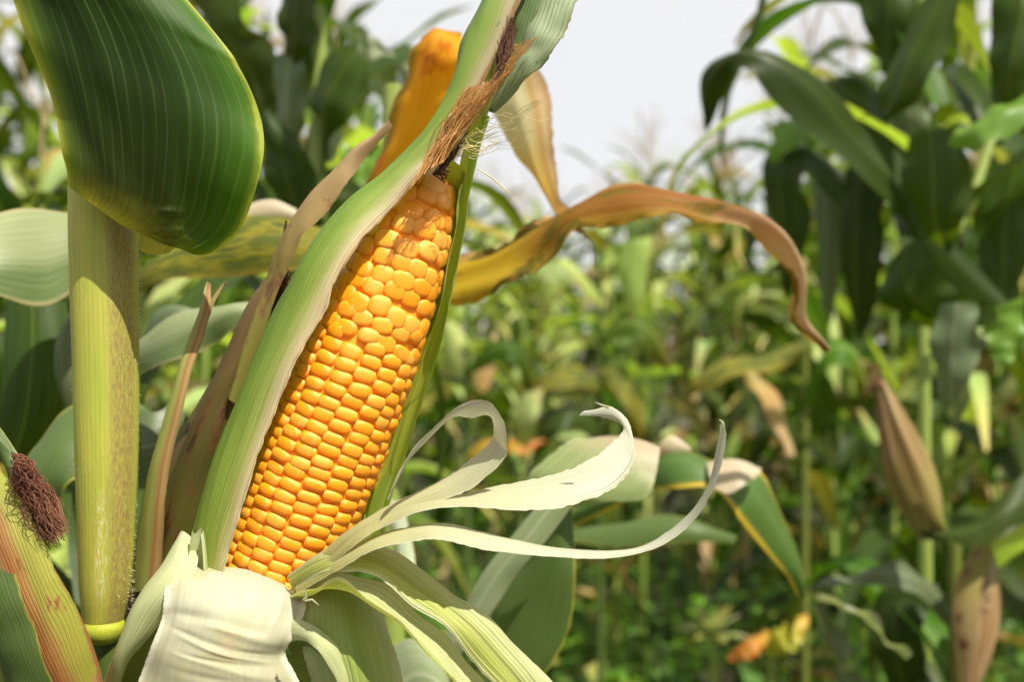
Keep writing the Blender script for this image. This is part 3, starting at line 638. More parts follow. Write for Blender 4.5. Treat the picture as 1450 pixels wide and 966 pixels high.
for k, (a, b, c) in enumerate((((862, 577), (852, 574), (843, 570)), ((1024, 602), (1023, 598), (1018, 594)), ((432, 852), (442, 850), (452, 858)), ((430, 850), (434, 846), (433, 838)))):
    V, F, U = tube_data([W(*a, .366), W(*b, .366), W(*c, .366)], [.0005, .0004, .0001], 5)
    mk('torn_fibre', V, F, U, M['strip'], ear)

# silk at the ear tip
def silk(name, n, starts, ends, mat, parent, d, rad=.00022, seed=0, sag=.004, dj=.006, wig=.0015, sides=4, seg=9):
    r = random.Random(seed); V, F, U = [], [], []
    for k in range(n):
        q = r.random()
        def pick(poly):
            f = r.random() * (len(poly) - 1); i = int(f); f -= i
            return W(poly[i][0] + (poly[i + 1][0] - poly[i][0]) * f, poly[i][1] + (poly[i + 1][1] - poly[i][1]) * f, d + r.uniform(-dj, dj))
        a, b = pick(starts), pick(ends); pts = []
        sg = r.uniform(-.2, 1) * sag; ph = r.random() * 9
        for j in range(seg):
            f = j / (seg - 1)
            p = a.lerp(b, f) + Vector((0, 0, -sg * 4 * f * (1 - f)))
            p += Vector((noise.noise(Vector((f * 3, ph, 1))), noise.noise(Vector((f * 3, ph, 2))), noise.noise(Vector((f * 3, ph, 3))))) * wig * min(1, f * 3)
            pts.append(p)
        tube_data(pts, [rad * (1 - .6 * j / (seg - 1)) for j in range(seg)], sides, V, F, U)
    o = mk(name, V, F, U, mat, parent); return o
silk('silk', 190, [(580, 268), (606, 240), (628, 230)], [(660, 125), (680, 118), (705, 112), (730, 92)], M['silk_gold'], ear, .400, .00016, 1, -.002, .009, .003)
silk('silk', 34, [(612, 246), (630, 240)], [(628, 262), (642, 226), (652, 206), (668, 178)], M['silk_dark'], ear, .408, .0003, 2, 0, .005)
silk('silk', 60, [(640, 196), (670, 160), (690, 140)], [(722, 100), (740, 70), (760, 52), (726, 64)], M['silk_gold'], ear, .404, .00016, 3, -.002, .007)
silk('silk', 130, [(694, 128), (706, 108), (716, 92)], [(708, 60), (720, 40), (724, 24), (732, 44)], M['silk_dark'], ear, .402, .00018, 4, 0, .004, .0025)
silk('silk', 22, [(640, 215), (670, 185), (700, 160)], [(690, 205), (740, 195), (782, 180), (770, 148), (760, 140)], M['silk_pale'], ear, .402, .00012, 5, .004, .012, .003)
silk('silk', 8, [(640, 225), (660, 205)], [(700, 215), (712, 190), (672, 225)], M['silk_pale'], ear, .402, .00015, 6, .003, .01, .002)
V, F, U = tube_data([W(675, 238, .4), W(697, 252, .4), W(720, 273, .4)], [.00018, .00028, .0002], 5); mk('silk', V, F, U, M['silk_pale'], ear)
# shank of the ear hidden in the husks
V, F, U = tube_data([W(330, 1000, .41), W(260, 1090, .425), W(190, 1200, .437), W(150, 1290, .442)], [.014, .012, .011, .010], 14); mk('shank', V, F, U, M['stalk_low'], ear)

# ------------------------------------------------------------------ the browning ear behind
ear2 = thing('corn_ear', 'closed ear with browning dry husk between the thick stalk and peeled ear', 'corn ear', W(230, 900, .46))
def spindle(name, a, b, rads, mat, parent, sides=28, n=30, ridge=.03, nr=9):
    V, F, U = [], [], []; T = (b - a).normalized(); s1 = T.cross(Vector((0, 1, 0))).normalized(); s2 = T.cross(s1)
    rv = [Vector((x, 0, 0)) for x in rads]; ts = [i / (len(rads) - 1) for i in range(len(rads))]
    for k in range(n + 1):
        f = k / n; r = max(.0002, cr(rv, ts, f).x)
        for s in range(sides + 1):
            an = 2 * math.pi * s / sides
            rr = r * (1 + ridge * math.sin(an * nr + 2 * f) + .04 * noise.noise(Vector((math.cos(an) * 2, math.sin(an) * 2, f * 5))))
            V.append(a.lerp(b, f) + (s1 * math.cos(an) + s2 * math.sin(an)) * rr); U.append((s / sides, f))
    for k in range(n):
        for s in range(sides):
            q = k * (sides + 1) + s; F.append((q, q + 1, q + sides + 2, q + sides + 1))
    return mk(name, V, F, U, mat, parent)
spindle('husk', W(222, 900, .462), W(402, 372, .470), [.015, .0185, .0185, .014, .007, .002], M['husk_brown'], ear2, 36, 40, .02, 11)
sheet('husk_leaf', [(196, 830, -14), (225, 720, -16), (262, 620, -18), (306, 525, -16), (345, 440, -12), (376, 392, -8)], [(276, 820, -16), (300, 700, -18), (330, 600, -18), (362, 515, -14), (385, 450, -10), (398, 400, -6)], M['husk_brown'], ear2, .462, .006, 50, 14, .0008, .0004, 3, .02, 61, rfreq=160)
sheet('husk_leaf', [(326, 560, -20), (356, 470, -18), (382, 395, -14), (404, 335, -12), (436, 282, -12), (480, 232, -14), (520, 198, -14), (552, 178, -12)], [(340, 575, -22), (372, 480, -22), (400, 405, -22), (420, 352, -24), (454, 310, -24), (490, 268, -22), (512, 228, -18), (557, 181, -13)], M['husk_tan'], ear2, .462, .004, 60, 12, .0010, .0008, 4, .05, 63, rfreq=200)
sheet('husk_leaf', [(184, 840, -18), (195, 745, -20), (214, 660, -22), (240, 572, -22), (264, 500, -20), (283, 445, -18), (294, 402, -16)], [(226, 830, -22), (234, 735, -26), (242, 650, -28), (262, 570, -28), (280, 495, -24), (299, 440, -20), (298, 402, -16)], M['husk_spike'], ear2, .462, .003, 50, 12, .0006, .0004, 3, .02, 65, rfreq=200)
sheet('husk_tip', [(286, 452, -19), (300, 425, -18), (319, 399, -16)], [(298, 446, -20), (306, 424, -19), (320, 400, -16)], M['husk_spike'], ear2, .462, .001, 12, 4)
silk('silk', 70, [(398, 350), (402, 380), (392, 420)], [(380, 470), (392, 455), (406, 425), (412, 395)], M['silk_red'], ear2, .452, .0003, 8, 0, .005, .004)
silk('silk', 40, [(405, 310), (410, 350)], [(385, 440), (398, 430)], M['silk_dark'], ear2, .458, .0004, 9, 0, .004, .002)
V, F, U = tube_data([W(222, 890, .462), W(180, 1060, .452), W(150, 1200, .445)], [.013, .011, .010], 12); mk('shank', V, F, U, M['stalk_low'], ear2)

# ------------------------------------------------------------------ the ear with rusty silk, lower left
ear3 = thing('corn_ear', 'red-streaked green ear with a drooping tuft of rusty silk, below left of the thick stalk', 'corn ear', W(60, 980, .40))
spindle('husk', W(90, 1060, .402), W(-14, 650, .412), [.016, .018, .016, .011, .0055, .002], M['husk_streak'], ear3, 36, 30, .02, 11)
sheet('husk_leaf', [(-60, 690, -10), (-36, 780, -14), (-4, 880, -16), (40, 990, -14), (80, 1080, -10)], [(-2, 664, -12), (42, 722, -18), (76, 800, -22), (112, 872, -22), (138, 950, -16)], M['husk_streak'], ear3, .40, .006, 50, 16, .0008, .0005, 3, .02, 71, rfreq=160)
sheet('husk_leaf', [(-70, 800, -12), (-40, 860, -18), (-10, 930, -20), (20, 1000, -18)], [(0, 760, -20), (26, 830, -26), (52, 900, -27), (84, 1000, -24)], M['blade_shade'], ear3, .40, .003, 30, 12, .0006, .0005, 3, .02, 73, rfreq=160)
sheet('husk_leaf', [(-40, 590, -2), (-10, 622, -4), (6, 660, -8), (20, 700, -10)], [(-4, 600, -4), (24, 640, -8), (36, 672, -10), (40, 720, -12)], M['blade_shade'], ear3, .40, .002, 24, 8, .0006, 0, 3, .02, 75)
silk('silk', 170, [(16, 640), (24, 655), (28, 670)], [(40, 745), (56, 765), (80, 768), (92, 745), (76, 722)], M['silk_red'], ear3, .384, .0002, 10, -.004, .009, .007, seg=12)
silk('silk', 120, [(40, 690), (48, 715), (60, 730)], [(60, 778), (84, 768), (94, 740), (48, 770)], M['silk_dark'], ear3, .383, .0002, 11, 0, .006, .0035)
V, F, U = tube_data([W(92, 1060, .402), W(120, 1160, .42), W(146, 1250, .44)], [.014, .012, .011], 12); mk('shank', V, F, U, M['stalk_low'], ear3)

# ------------------------------------------------------------------ hand-placed plants close behind
def stalk_to_ground(px, ptop, d, parent, r0=.006, r1=.012, mat='field_stalk', lean=0.0):
    top = W(px, ptop, d); pts = [top + (Vector((top.x + lean, d, 0)) - top) * (k / 8) for k in range(9)]
    V, F, U = tube_data(pts, [r0 + (r1 - r0) * k / 8 for k in range(9)], 12); return mk('stalk', V, F, U, M[mat], parent)
def base_of(px, d): v = W(px, 483, d); return (v.x, v.y, 0)

pA = thing('corn_plant', 'blurred corn plant with a pale flat leaf passing just behind the thick stalk', 'corn plant', base_of(150, .66))
stalk_to_ground(150, 250, .66, pA)
sheet('leaf', [(180, 330, 20), (100, 300, -10), (30, 297, -30), (-40, 315, -50), (-120, 350, -60)], [(180, 392, 10), (120, 404, -20), (68, 432, -40), (10, 420, -60), (-90, 400, -70)], M['pale_left'], pA, .62, .006, 30, 10, .001, .002, 2, 0, 1)
sheet('leaf', [(150, 470, 10), (195, 478, -20), (240, 452, -40), (300, 434, -50), (350, 428, -50), (420, 440, -40)], [(150, 540, 0), (195, 532, -40), (250, 512, -60), (300, 486, -60), (345, 462, -60), (420, 455, -40)], M['pale_left'], pA, .60, .006, 30, 10, .001, .002, 2, 0, 2)
sheet('leaf', [(205, 470, 0), (222, 440, -5), (250, 432, -10), (285, 440, -10)], [(225, 485, -5), (240, 470, -10), (262, 455, -15), (290, 452, -10)], M['grey_green'], pA, .62, .003, 16, 6)
sheet('leaf', [(150, 420, 0), (230, 360, -10), (310, 318, -20), (390, 300, -20), (450, 325, -10), (520, 380, 10)], [(150, 450, 0), (220, 405, -20), (310, 392, -30), (390, 384, -30), (460, 388, -20), (520, 420, 0)], M['mottled'], pA, .68, .006, 30, 10, .001, .003, 2, 0, 3)
sheet('leaf', [(300, 320, 0), (345, 292, -5), (385, 282, -8), (420, 296, -8)], [(310, 335, -5), (350, 318, -10), (390, 312, -10), (425, 318, -8)], M['cream_fold'], pA, .67, .003, 16, 6)
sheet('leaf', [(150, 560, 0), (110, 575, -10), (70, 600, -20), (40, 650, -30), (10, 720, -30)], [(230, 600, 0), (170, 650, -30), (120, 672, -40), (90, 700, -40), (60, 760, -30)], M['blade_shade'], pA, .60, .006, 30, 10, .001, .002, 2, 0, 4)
sheet('leaf', [(180, 575, 0), (205, 582, -10), (228, 582, -10), (250, 560, 0)], [(180, 700, 0), (200, 690, -15), (222, 660, -10), (250, 620, 0)], M['grey_green'], pA, .60, .006, 20, 8)
sheet('leaf', [(10, 420, 0), (4, 500, -10), (0, 580, -10), (-6, 650, 0)], [(95, 430, 0), (100, 520, -10), (90, 590, -10), (50, 650, 0)], M['field_dark'], pA, .66, .008, 20, 8)
sheet('leaf', [(100, 440, 0), (80, 480, -10), (78, 530, -10), (100, 600, 0)], [(120, 440, 0), (104, 480, -10), (110, 540, -10), (120, 600, 0)], M['grey_green'], pA, .64, .004, 20, 6)

pB = thing('corn_plant', 'corn plant with an orange leaf and a long arching tan leaf behind the ear tip', 'corn plant', base_of(560, .70))
stalk_to_ground(556, 120, .70, pB)
sheet('leaf', [(510, 340, 20), (516, 270, 4), (540, 200, -10), (554, 150, -18), (570, 108, -26), (583, 72, -32), (594, 50, -34)], [(560, 340, 10), (606, 230, -20), (640, 172, -30), (656, 122, -40), (660, 92, -44), (660, 66, -44), (654, 46, -40)], M['orange_leaf'], pB, .66, .009, 50, 14, .0030, .0035, 3, .03, 5, shape='v', rfreq=70)
sheet('leaf', [(560, 320, 40), (640, 180, 10), (700, 120, -10), (698, 160, -20), (714, 198, -24), (744, 236, -28), (774, 275, -30), (796, 302, -30), (818, 326, -30)], [(575, 335, 30), (680, 180, 0), (748, 92, -30), (776, 128, -36), (784, 185, -40), (786, 235, -40), (796, 275, -38), (808, 300, -34), (826, 330, -30)], M['cream_leaf'], pB, .66, .006, 70, 14, .0026, .002, 4, .04, 6, shape='v', rfreq=80)
V, F, U = tube_data([W(800, 300, .63), W(822, 325, .63), W(840, 345, .64), W(843, 380, .65)], [.0014, .0008, .0005, .0003], 6); mk('leaf_tip', V, F, U, M['tassel'], pB)
sheet('leaf', [(560, 430, 40), (610, 385, 10), (660, 362, 0), (720, 340, -10), (775, 312, -18), (835, 284, -26), (910, 252, -32), (985, 278, -30), (1058, 308, -20), (1110, 340, -5), (1136, 390, 10), (1134, 450, 20), (1168, 494, 24)],
      [(560, 470, 40), (600, 445, 0), (650, 436, -20), (710, 418, -30), (765, 380, -40), (815, 330, -50), (880, 318, -56), (965, 314, -52), (1035, 318, -36), (1086, 346, -16), (1114, 392, 0), (1124, 452, 12), (1164, 500, 22)], M['arch_leaf'], pB, .66, .007, 110, 14, .0045, .0028, 7, .10, 7, rfreq=110)

pC = thing('corn_plant', 'corn plant with a pale strap leaf and broad green blade behind the torn strips', 'corn plant', base_of(640, .66))
stalk_to_ground(630, 900, .66, pC, .009, .012)
sheet('leaf', [(560, 1010, 20), (610, 930, 10), (655, 862, 0), (690, 802, -8), (735, 748, -14), (772, 700, -18)], [(600, 1030, 10), (650, 930, 0), (694, 872, -10), (728, 818, -16), (768, 772, -22), (812, 715, -24)], M['pale_strap'], pC, .62, .003, 30, 8, .0008, .0006, 3, .01, 81)
sheet('leaf', [(742, 712, -10), (744, 680, -12), (770, 650, -12), (810, 622, -6), (842, 622, 0)], [(800, 722, -20), (860, 712, -26), (915, 706, -28), (930, 672, -24), (936, 634, -14)], M['pale_panel'], pC, .63, .004, 30, 10, .0008, .0006, 3, .02, 83)
sheet('leaf', [(664, 940, 6), (690, 880, 4), (720, 812, 0), (762, 752, -4), (800, 716, -10)], [(720, 1000, 0), (776, 950, -6), (806, 890, -12), (816, 810, -16), (808, 720, -14)], M['blade_shade'], pC, .635, .008, 34, 12, .001, .001, 2, .01, 85)  # same bent leaf as the sunlit strap; its shade is painted as darker green
sheet('leaf', [(520, 980, 0), (545, 930, 0), (580, 905, -5), (620, 930, -5), (650, 1000, 0)], [(560, 1040, 0), (590, 1010, -5), (610, 1000, -8), (625, 1010, -8), (640, 1040, 0)], M['pale_strap'], pC, .60, .003, 20, 8)
sheet('leaf', [(540, 700, 30), (555, 760, 10), (560, 810, 0), (570, 860, 0)], [(572, 720, 20), (586, 780, 0), (588, 820, -10), (584, 860, -10)], M['pale_strap'], pC, .62, .003, 20, 8)

pD = thing('corn_plant', 'corn plant with a drooping yellow-edged leaf and a cream fold, right of the husk strips', 'corn plant', base_of(758, .86))
stalk_to_ground(758, 735, .86, pD, .005, .008)
sheet('leaf', [(760, 745, 60), (850, 700, 20), (912, 664, 0), (942, 632, -10), (988, 642, -16), (1030, 662, -20), (1076, 666, -20), (1108, 728, -10), (1130, 788, 0), (1136, 842, 10)], [(770, 765, 60), (860, 725, 10), (920, 698, -20), (958, 692, -40), (1000, 692, -46), (1030, 712, -46), (1052, 742, -40), (1090, 790, -24), (1115, 820, -8), (1130, 845, 8)], M['yellow_edge'], pD, .78, .005, 50, 10, .001, .001, 3, .01, 91)
sheet('leaf', [(1000, 655, 0), (1025, 650, -4), (1052, 652, -6), (1078, 664, -6)], [(1008, 690, -20), (1030, 700, -26), (1050, 690, -26), (1074, 674, -14)], M['cream_fold'], pD, .745, .002, 16, 8, .0006, 0, 2, .02, 93)
sheet('leaf', [(925, 640, 0), (938, 624, -4), (955, 618, -5), (975, 632, -4)], [(935, 652, 0), (945, 645, -6), (958, 640, -8), (976, 642, -6)], M['cream_fold'], pD, .765, .002, 10, 6)
sheet('leaf', [(885, 745, 0), (930, 730, -10), (980, 736, -20), (1040, 760, -10)], [(780, 762, 0), (880, 775, -20), (980, 768, -30), (1040, 770, -20)], M['blade_shade'], pD, .90, .004, 20, 8)

pG = thing('corn_plant', 'corn plant of dark and pale broad leaves crowding left of the orange leaf', 'corn plant', base_of(450, 1.05))
V, F, U = tube_data([W(452, -60, 1.05), W(450, 200, 1.05), W(448, 483, 1.05), Vector((W(448, 483, 1.05).x, 1.05, 0))], [.006, .008, .010, .012], 12); mk('stalk', V, F, U, M['field_stalk'], pG)
def gleaf(L, Rr, mat, d, bulge=.006, seed=0): return sheet('leaf', L, Rr, M[mat], pG, d, bulge, 30, 10, .004, .004, 2.3, .02, seed, shape='v', rfreq=40)
gleaf([(240, -60, 0), (292, 40, 0), (335, 110, 0), (374, 176, 0)], [(330, -60, -20), (348, 26, -30), (388, 76, -30), (390, 160, -10)], 'field_dark', 1.0, .008, 1)
gleaf([(398, -40, 0), (396, 20, 0), (400, 60, 0), (420, 84, 0)], [(450, -40, 0), (448, 20, -20), (446, 60, -20), (426, 86, 0)], 'field_dark', 1.0, .006, 2)
gleaf([(384, 78, 0), (382, 110, 0), (388, 160, 0), (410, 205, 0)], [(440, 74, -10), (438, 115, -20), (436, 160, -20), (420, 205, 0)], 'grey_green', 1.08, .005, 3)
gleaf([(514, 50, 0), (470, 78, 0), (442, 122, 0), (446, 160, 0), (470, 186, 0)], [(520, 56, 0), (524, 110, -30), (505, 150, -30), (486, 176, -20), (474, 188, 0)], 'field_dark', 1.02, .008, 4)
gleaf([(508, 50, 0), (514, 96, 0), (528, 130, 0), (550, 160, 0)], [(534, 52, -10), (560, 84, -20), (568, 128, -20), (556, 162, 0)], 'pale_strap', 1.12, .005, 5)
gleaf([(556, 76, 0), (562, 100, 0), (570, 130, 0)], [(586, 86, 0), (584, 108, 0), (576, 134, 0)], 'grey_green', 1.2, .004, 6)
gleaf([(368, 158, 0), (372, 220, 0), (384, 270, 0), (420, 320, 0)], [(390, 166, 0), (432, 206, -20), (452, 262, -20), (460, 320, 0)], 'field_dark', .98, .008, 7)
gleaf([(462, 160, 0), (464, 190, 0), (470, 222, 0)], [(484, 160, 0), (486, 190, 0), (476, 224, 0)], 'pale_strap', 1.1, .003, 8)
gleaf([(440, 150, 0), (450, 190, 0), (462, 230, 0)], [(452, 146, 0), (470, 186, 0), (472, 230, 0)], 'grey_green', 1.12, .003, 9)
gleaf([(486, 200, 0), (505, 214, 0), (530, 216, 0), (560, 190, 0)], [(490, 250, 0), (515, 262, -20), (540, 246, -20), (566, 200, 0)], 'bright_leaf', 1.05, .005, 10)
gleaf([(440, 250, 0), (470, 236, 0), (510, 240, 0), (550, 260, 0)], [(446, 330, 0), (480, 330, -20), (520, 330, -20), (556, 320, 0)], 'field_dark', 1.1, .008, 11)
gleaf([(374, 186, 0), (374, 230, 0), (380, 280, 0)], [(392, 186, 0), (396, 230, 0), (390, 282, 0)], 'bright_leaf', 1.15, .003, 12)

pH = thing('corn_plant', 'corn plant with yellowish stalk and curled dry leaf below the tan leaf tip', 'corn plant', base_of(1140, 1.75))
stalk_to_ground(1140, 470, 1.75, pH, .006, .006, 'stalk_dim')
def mleaf(L, Rr, mat, d, bulge=.008, seed=0): return sheet('leaf', L, Rr, M[mat], pH, d, bulge, 30, 8, .002, .004, 2, .01, seed)
mleaf([(1140, 480, 0), (1090, 500, 0), (1030, 510, 0), (985, 536, 0), (975, 560, 0)], [(1140, 500, 0), (1095, 525, -40), (1035, 535, -60), (996, 552, -40), (978, 566, 0)], 'mottled', 1.75, .01, 1)
mleaf([(1060, 520, 0), (1092, 548, -10), (1112, 590, -16), (1122, 645, -20)], [(1048, 530, 0), (1072, 562, -30), (1096, 605, -36), (1116, 648, -30)], 'field_dry', 1.70, .004, 2)
mleaf([(1140, 560, 0), (1165, 500, 0), (1190, 480, 0), (1215, 500, 0), (1225, 560, 0)], [(1140, 585, 0), (1170, 530, -40), (1190, 515, -50), (1203, 530, -40), (1218, 562, 0)], 'field_green', 1.75, .01, 3)
mleaf([(1140, 620, 0), (1110, 590, 0), (1080, 600, 0), (1060, 650, 0)], [(1140, 640, 0), (1112, 618, -40), (1092, 626, -50), (1070, 655, -20)], 'field_dark', 1.75, .008, 5)

pI = thing('corn_plant', 'corn plant with a pale leaf hanging under the crest of the tan leaf', 'corn plant', base_of(850, 2.1))
stalk_to_ground(850, 360, 2.1, pI, .004, .008, 'stalk_low')
def ileaf(L, Rr, mat, d, bulge=.008, seed=0): return sheet('leaf', L, Rr, M[mat], pI, d, bulge, 30, 8, .002, .004, 2, .01, seed)
ileaf([(850, 370, 0), (866, 345, 0), (874, 380, 0), (884, 430, 0), (893, 474, 0)], [(850, 385, 0), (920, 335, -30), (918, 380, -40), (906, 430, -40), (896, 476, 0)], 'field_pale', 2.1, .008, 1)
ileaf([(850, 420, 0), (820, 380, 0), (790, 370, 0), (765, 420, 0), (760, 480, 0)], [(850, 440, 0), (822, 410, -40), (800, 402, -50), (782, 430, -40), (764, 482, 0)], 'field_pale', 2.1, .008, 2)
ileaf([(850, 540, 0), (820, 520, 0), (780, 525, 0), (745, 560, 0)], [(850, 560, 0), (820, 548, -40), (785, 552, -50), (748, 568, 0)], 'mottled', 2.1, .006, 3)
ileaf([(850, 520, 0), (880, 525, 0), (905, 560, 0), (912, 620, 0)], [(850, 545, 0), (872, 555, -40), (888, 580, -50), (905, 622, 0)], 'mottled', 2.1, .006, 4)
ileaf([(850, 470, 0), (890, 440, 0), (930, 460, 0), (950, 520, 0)], [(850, 490, 0), (890, 475, -40), (914, 490, -50), (940, 524, 0)], 'field_green', 2.1, .006, 5)
ileaf([(850, 600, 0), (810, 570, 0), (770, 590, 0), (750, 650, 0)], [(850, 625, 0), (812, 605, -40), (784, 620, -50), (758, 654, 0)], 'field_dark', 2.1, .006, 6)
pJ = thing('corn_plant', 'corn plant with drooping pale leaves and a pinkish stalk just right of the peeled ear', 'corn plant', base_of(662, 2.0))
stalk_to_ground(662, 400, 2.0, pJ, .005, .009, 'stalk_low')
def jleaf(L, Rr, mat, d, bulge=.008, seed=0): return sheet('leaf', L, Rr, M[mat], pJ, d, bulge, 30, 8, .002, .004, 2, .01, seed)
jleaf([(740, 380, 0), (770, 372, 0), (800, 376, 0), (826, 402, 0)], [(742, 396, 0), (772, 400, -20), (800, 402, -20), (826, 408, 0)], 'field_pale', 2.0, .004, 1)
jleaf([(662, 480, 0), (640, 455, 0), (625, 480, 0), (630, 560, 0)], [(662, 500, 0), (655, 490, -40), (650, 520, -50), (640, 562, 0)], 'field_pale', 2.0, .008, 2)
jleaf([(662, 560, 0), (668, 520, 0), (690, 500, 0), (700, 470, 0)], [(662, 600, 0), (684, 560, -40), (702, 520, -40), (704, 472, 0)], 'field_dry', 2.0, .006, 3)
jleaf([(662, 520, 0), (700, 480, 0), (740, 490, 0), (760, 560, 0)], [(662, 545, 0), (702, 512, -40), (728, 520, -50), (750, 562, 0)], 'field_green', 2.0, .008, 4)
jleaf([(730, 600, 0), (724, 580, 0), (740, 555, 0), (768, 550, 0)], [(740, 660, 0), (752, 620, -40), (762, 590, -40), (770, 552, 0)], 'field_pale', 2.0, .006, 5)
jleaf([(662, 640, 0), (700, 620, 0), (735, 625, 0), (770, 622, 0)], [(662, 655, 0), (700, 645, -40), (736, 642, -40), (770, 628, 0)], 'red_leaf', 2.0, .006, 6)

# right-hand plants
pE = thing('corn_plant', 'tall dark corn plant with arching glossy leaves filling the upper right', 'corn plant', base_of(1345, 1.15))
V, F, U = tube_data(smooth_path([W(1420, -40, 1.2), W(1402, 205, 1.17), W(1345, 345, 1.14), W(1311, 455, 1.12), (W(1309, 620, 1.12)), Vector((W(1320, 483, 1.14).x, 1.14, 0))], 26), [.0045 + .005 * k / 25 for k in range(26)], 12); mk('stalk', V, F, U, M['field_stalk'], pE)
def hleaf(parent, L, Rr, mat, d, bulge=.008, seed=0, nv=34): return sheet('leaf', L, Rr, M[mat], parent, d, bulge, nv, 10, .004, .005, 2.3, .02, seed, shape='v', rfreq=40)
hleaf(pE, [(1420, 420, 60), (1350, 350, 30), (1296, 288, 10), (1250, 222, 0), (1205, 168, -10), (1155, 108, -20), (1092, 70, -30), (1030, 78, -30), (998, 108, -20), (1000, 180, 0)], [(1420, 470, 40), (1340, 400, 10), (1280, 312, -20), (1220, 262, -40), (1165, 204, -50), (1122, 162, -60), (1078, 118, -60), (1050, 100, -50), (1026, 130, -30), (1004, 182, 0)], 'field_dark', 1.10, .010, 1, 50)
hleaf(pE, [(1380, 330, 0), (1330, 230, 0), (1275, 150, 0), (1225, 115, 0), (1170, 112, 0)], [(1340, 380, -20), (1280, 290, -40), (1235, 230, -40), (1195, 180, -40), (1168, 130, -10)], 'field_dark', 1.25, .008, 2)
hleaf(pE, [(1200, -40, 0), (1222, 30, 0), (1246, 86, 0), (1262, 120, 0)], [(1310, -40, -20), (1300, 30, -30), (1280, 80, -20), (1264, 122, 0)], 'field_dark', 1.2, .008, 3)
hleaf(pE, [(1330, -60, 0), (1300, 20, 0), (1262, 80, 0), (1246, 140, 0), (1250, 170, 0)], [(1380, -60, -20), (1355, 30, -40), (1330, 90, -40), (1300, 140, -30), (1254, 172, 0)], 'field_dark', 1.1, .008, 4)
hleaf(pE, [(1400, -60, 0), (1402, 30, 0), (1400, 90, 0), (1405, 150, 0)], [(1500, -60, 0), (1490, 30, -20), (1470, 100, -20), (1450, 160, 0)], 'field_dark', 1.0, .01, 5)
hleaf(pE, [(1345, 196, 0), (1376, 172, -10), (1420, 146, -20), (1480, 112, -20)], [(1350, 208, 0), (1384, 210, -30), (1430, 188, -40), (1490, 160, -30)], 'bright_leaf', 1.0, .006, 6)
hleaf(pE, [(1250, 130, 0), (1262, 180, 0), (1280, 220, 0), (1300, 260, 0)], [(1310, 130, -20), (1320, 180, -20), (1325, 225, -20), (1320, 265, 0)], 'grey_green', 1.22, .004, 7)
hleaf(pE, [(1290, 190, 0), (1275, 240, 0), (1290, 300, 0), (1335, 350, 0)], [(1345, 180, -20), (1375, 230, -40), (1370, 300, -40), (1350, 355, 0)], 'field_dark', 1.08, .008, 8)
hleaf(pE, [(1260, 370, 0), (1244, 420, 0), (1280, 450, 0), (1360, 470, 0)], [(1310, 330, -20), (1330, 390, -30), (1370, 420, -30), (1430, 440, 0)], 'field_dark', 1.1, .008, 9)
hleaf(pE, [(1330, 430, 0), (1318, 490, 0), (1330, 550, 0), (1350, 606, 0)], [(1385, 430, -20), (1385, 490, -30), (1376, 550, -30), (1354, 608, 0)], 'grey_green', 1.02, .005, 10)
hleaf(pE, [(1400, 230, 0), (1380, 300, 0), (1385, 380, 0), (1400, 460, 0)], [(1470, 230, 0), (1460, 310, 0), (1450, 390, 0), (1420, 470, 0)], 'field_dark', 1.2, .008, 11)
hleaf(pE, [(1390, 440, 0), (1395, 480, 0), (1410, 515, 0)], [(1450, 420, 0), (1450, 480, 0), (1424, 520, 0)], 'bright_leaf', 1.1, .006, 12)

hleaf(pE, [(1230, 330, 40), (1180, 240, 10), (1130, 196, 0), (1092, 210, 0), (1082, 270, 0), (1094, 340, 0), (1112, 420, 0)], [(1240, 380, 20), (1190, 290, -10), (1150, 246, -40), (1136, 262, -50), (1146, 300, -50), (1144, 350, -40), (1118, 424, 0)], 'field_dark', 1.35, .012, 31)
hleaf(pE, [(1250, 340, 20), (1215, 270, 0), (1180, 228, 0), (1158, 240, 0), (1152, 310, 0), (1160, 380, 0), (1170, 450, 0)], [(1262, 380, 0), (1225, 310, -20), (1200, 270, -30), (1190, 290, -30), (1196, 330, -30), (1190, 390, -20), (1178, 452, 0)], 'grey_green', 1.42, .006, 32)
hleaf(pE, [(1310, 360, 20), (1270, 280, 0), (1232, 232, 0), (1200, 240, 0), (1186, 310, 0), (1196, 390, 0), (1214, 480, 0)], [(1316, 400, 0), (1284, 330, -20), (1256, 290, -40), (1246, 310, -40), (1254, 350, -40), (1244, 410, -30), (1222, 482, 0)], 'field_dark', 1.3, .012, 33)
hleaf(pE, [(1086, 215, 0), (1100, 180, 0), (1122, 165, 0), (1150, 190, 0)], [(1100, 240, 0), (1118, 215, -20), (1134, 205, -20), (1150, 215, 0)], 'bright_leaf', 1.33, .006, 34)
V, F, U = tube_data([W(1092, -60, 1.05), W(1076, 20, 1.06), W(1060, 60, 1.07), W(1054, 84, 1.075)], [.0042, .0036, .003, .002], 8); mk('leaf_stem', V, F, U, M['stalk_low'], pE)
earE = thing('corn_ear', 'closed pinkish-brown ear leaning left on a blurred stalk, with its husk base green', 'corn ear', W(1330, 756, .98))
M['husk_pink'] = leaf_mat('pinkish_brown_husk', [(0, (.26, .30, .04)), (.3, (.26, .23, .05)), (.6, (.24, .13, .045)), (1, (.22, .14, .06))], cross=[(0, (.2, .1, .04), .5), (.55, (.22, .2, .05), .3), (.7, (.44, .30, .16), .6), (.8, (.2, .2, .05), .3), (1, (.2, .1, .04), .5)], blotch=[(.34, .20, .10), (.14, .08, .03)], blotch_scale=(3, 3), veins=12, vein=.6, vein_col=(.42, .34, .18), trans=.15)
spindle('husk', W(1318, 762, .98), W(1244, 536, 1.0), [.009, .018, .0205, .017, .011, .004], M['husk_pink'], earE, 30, 26, .03, 9)
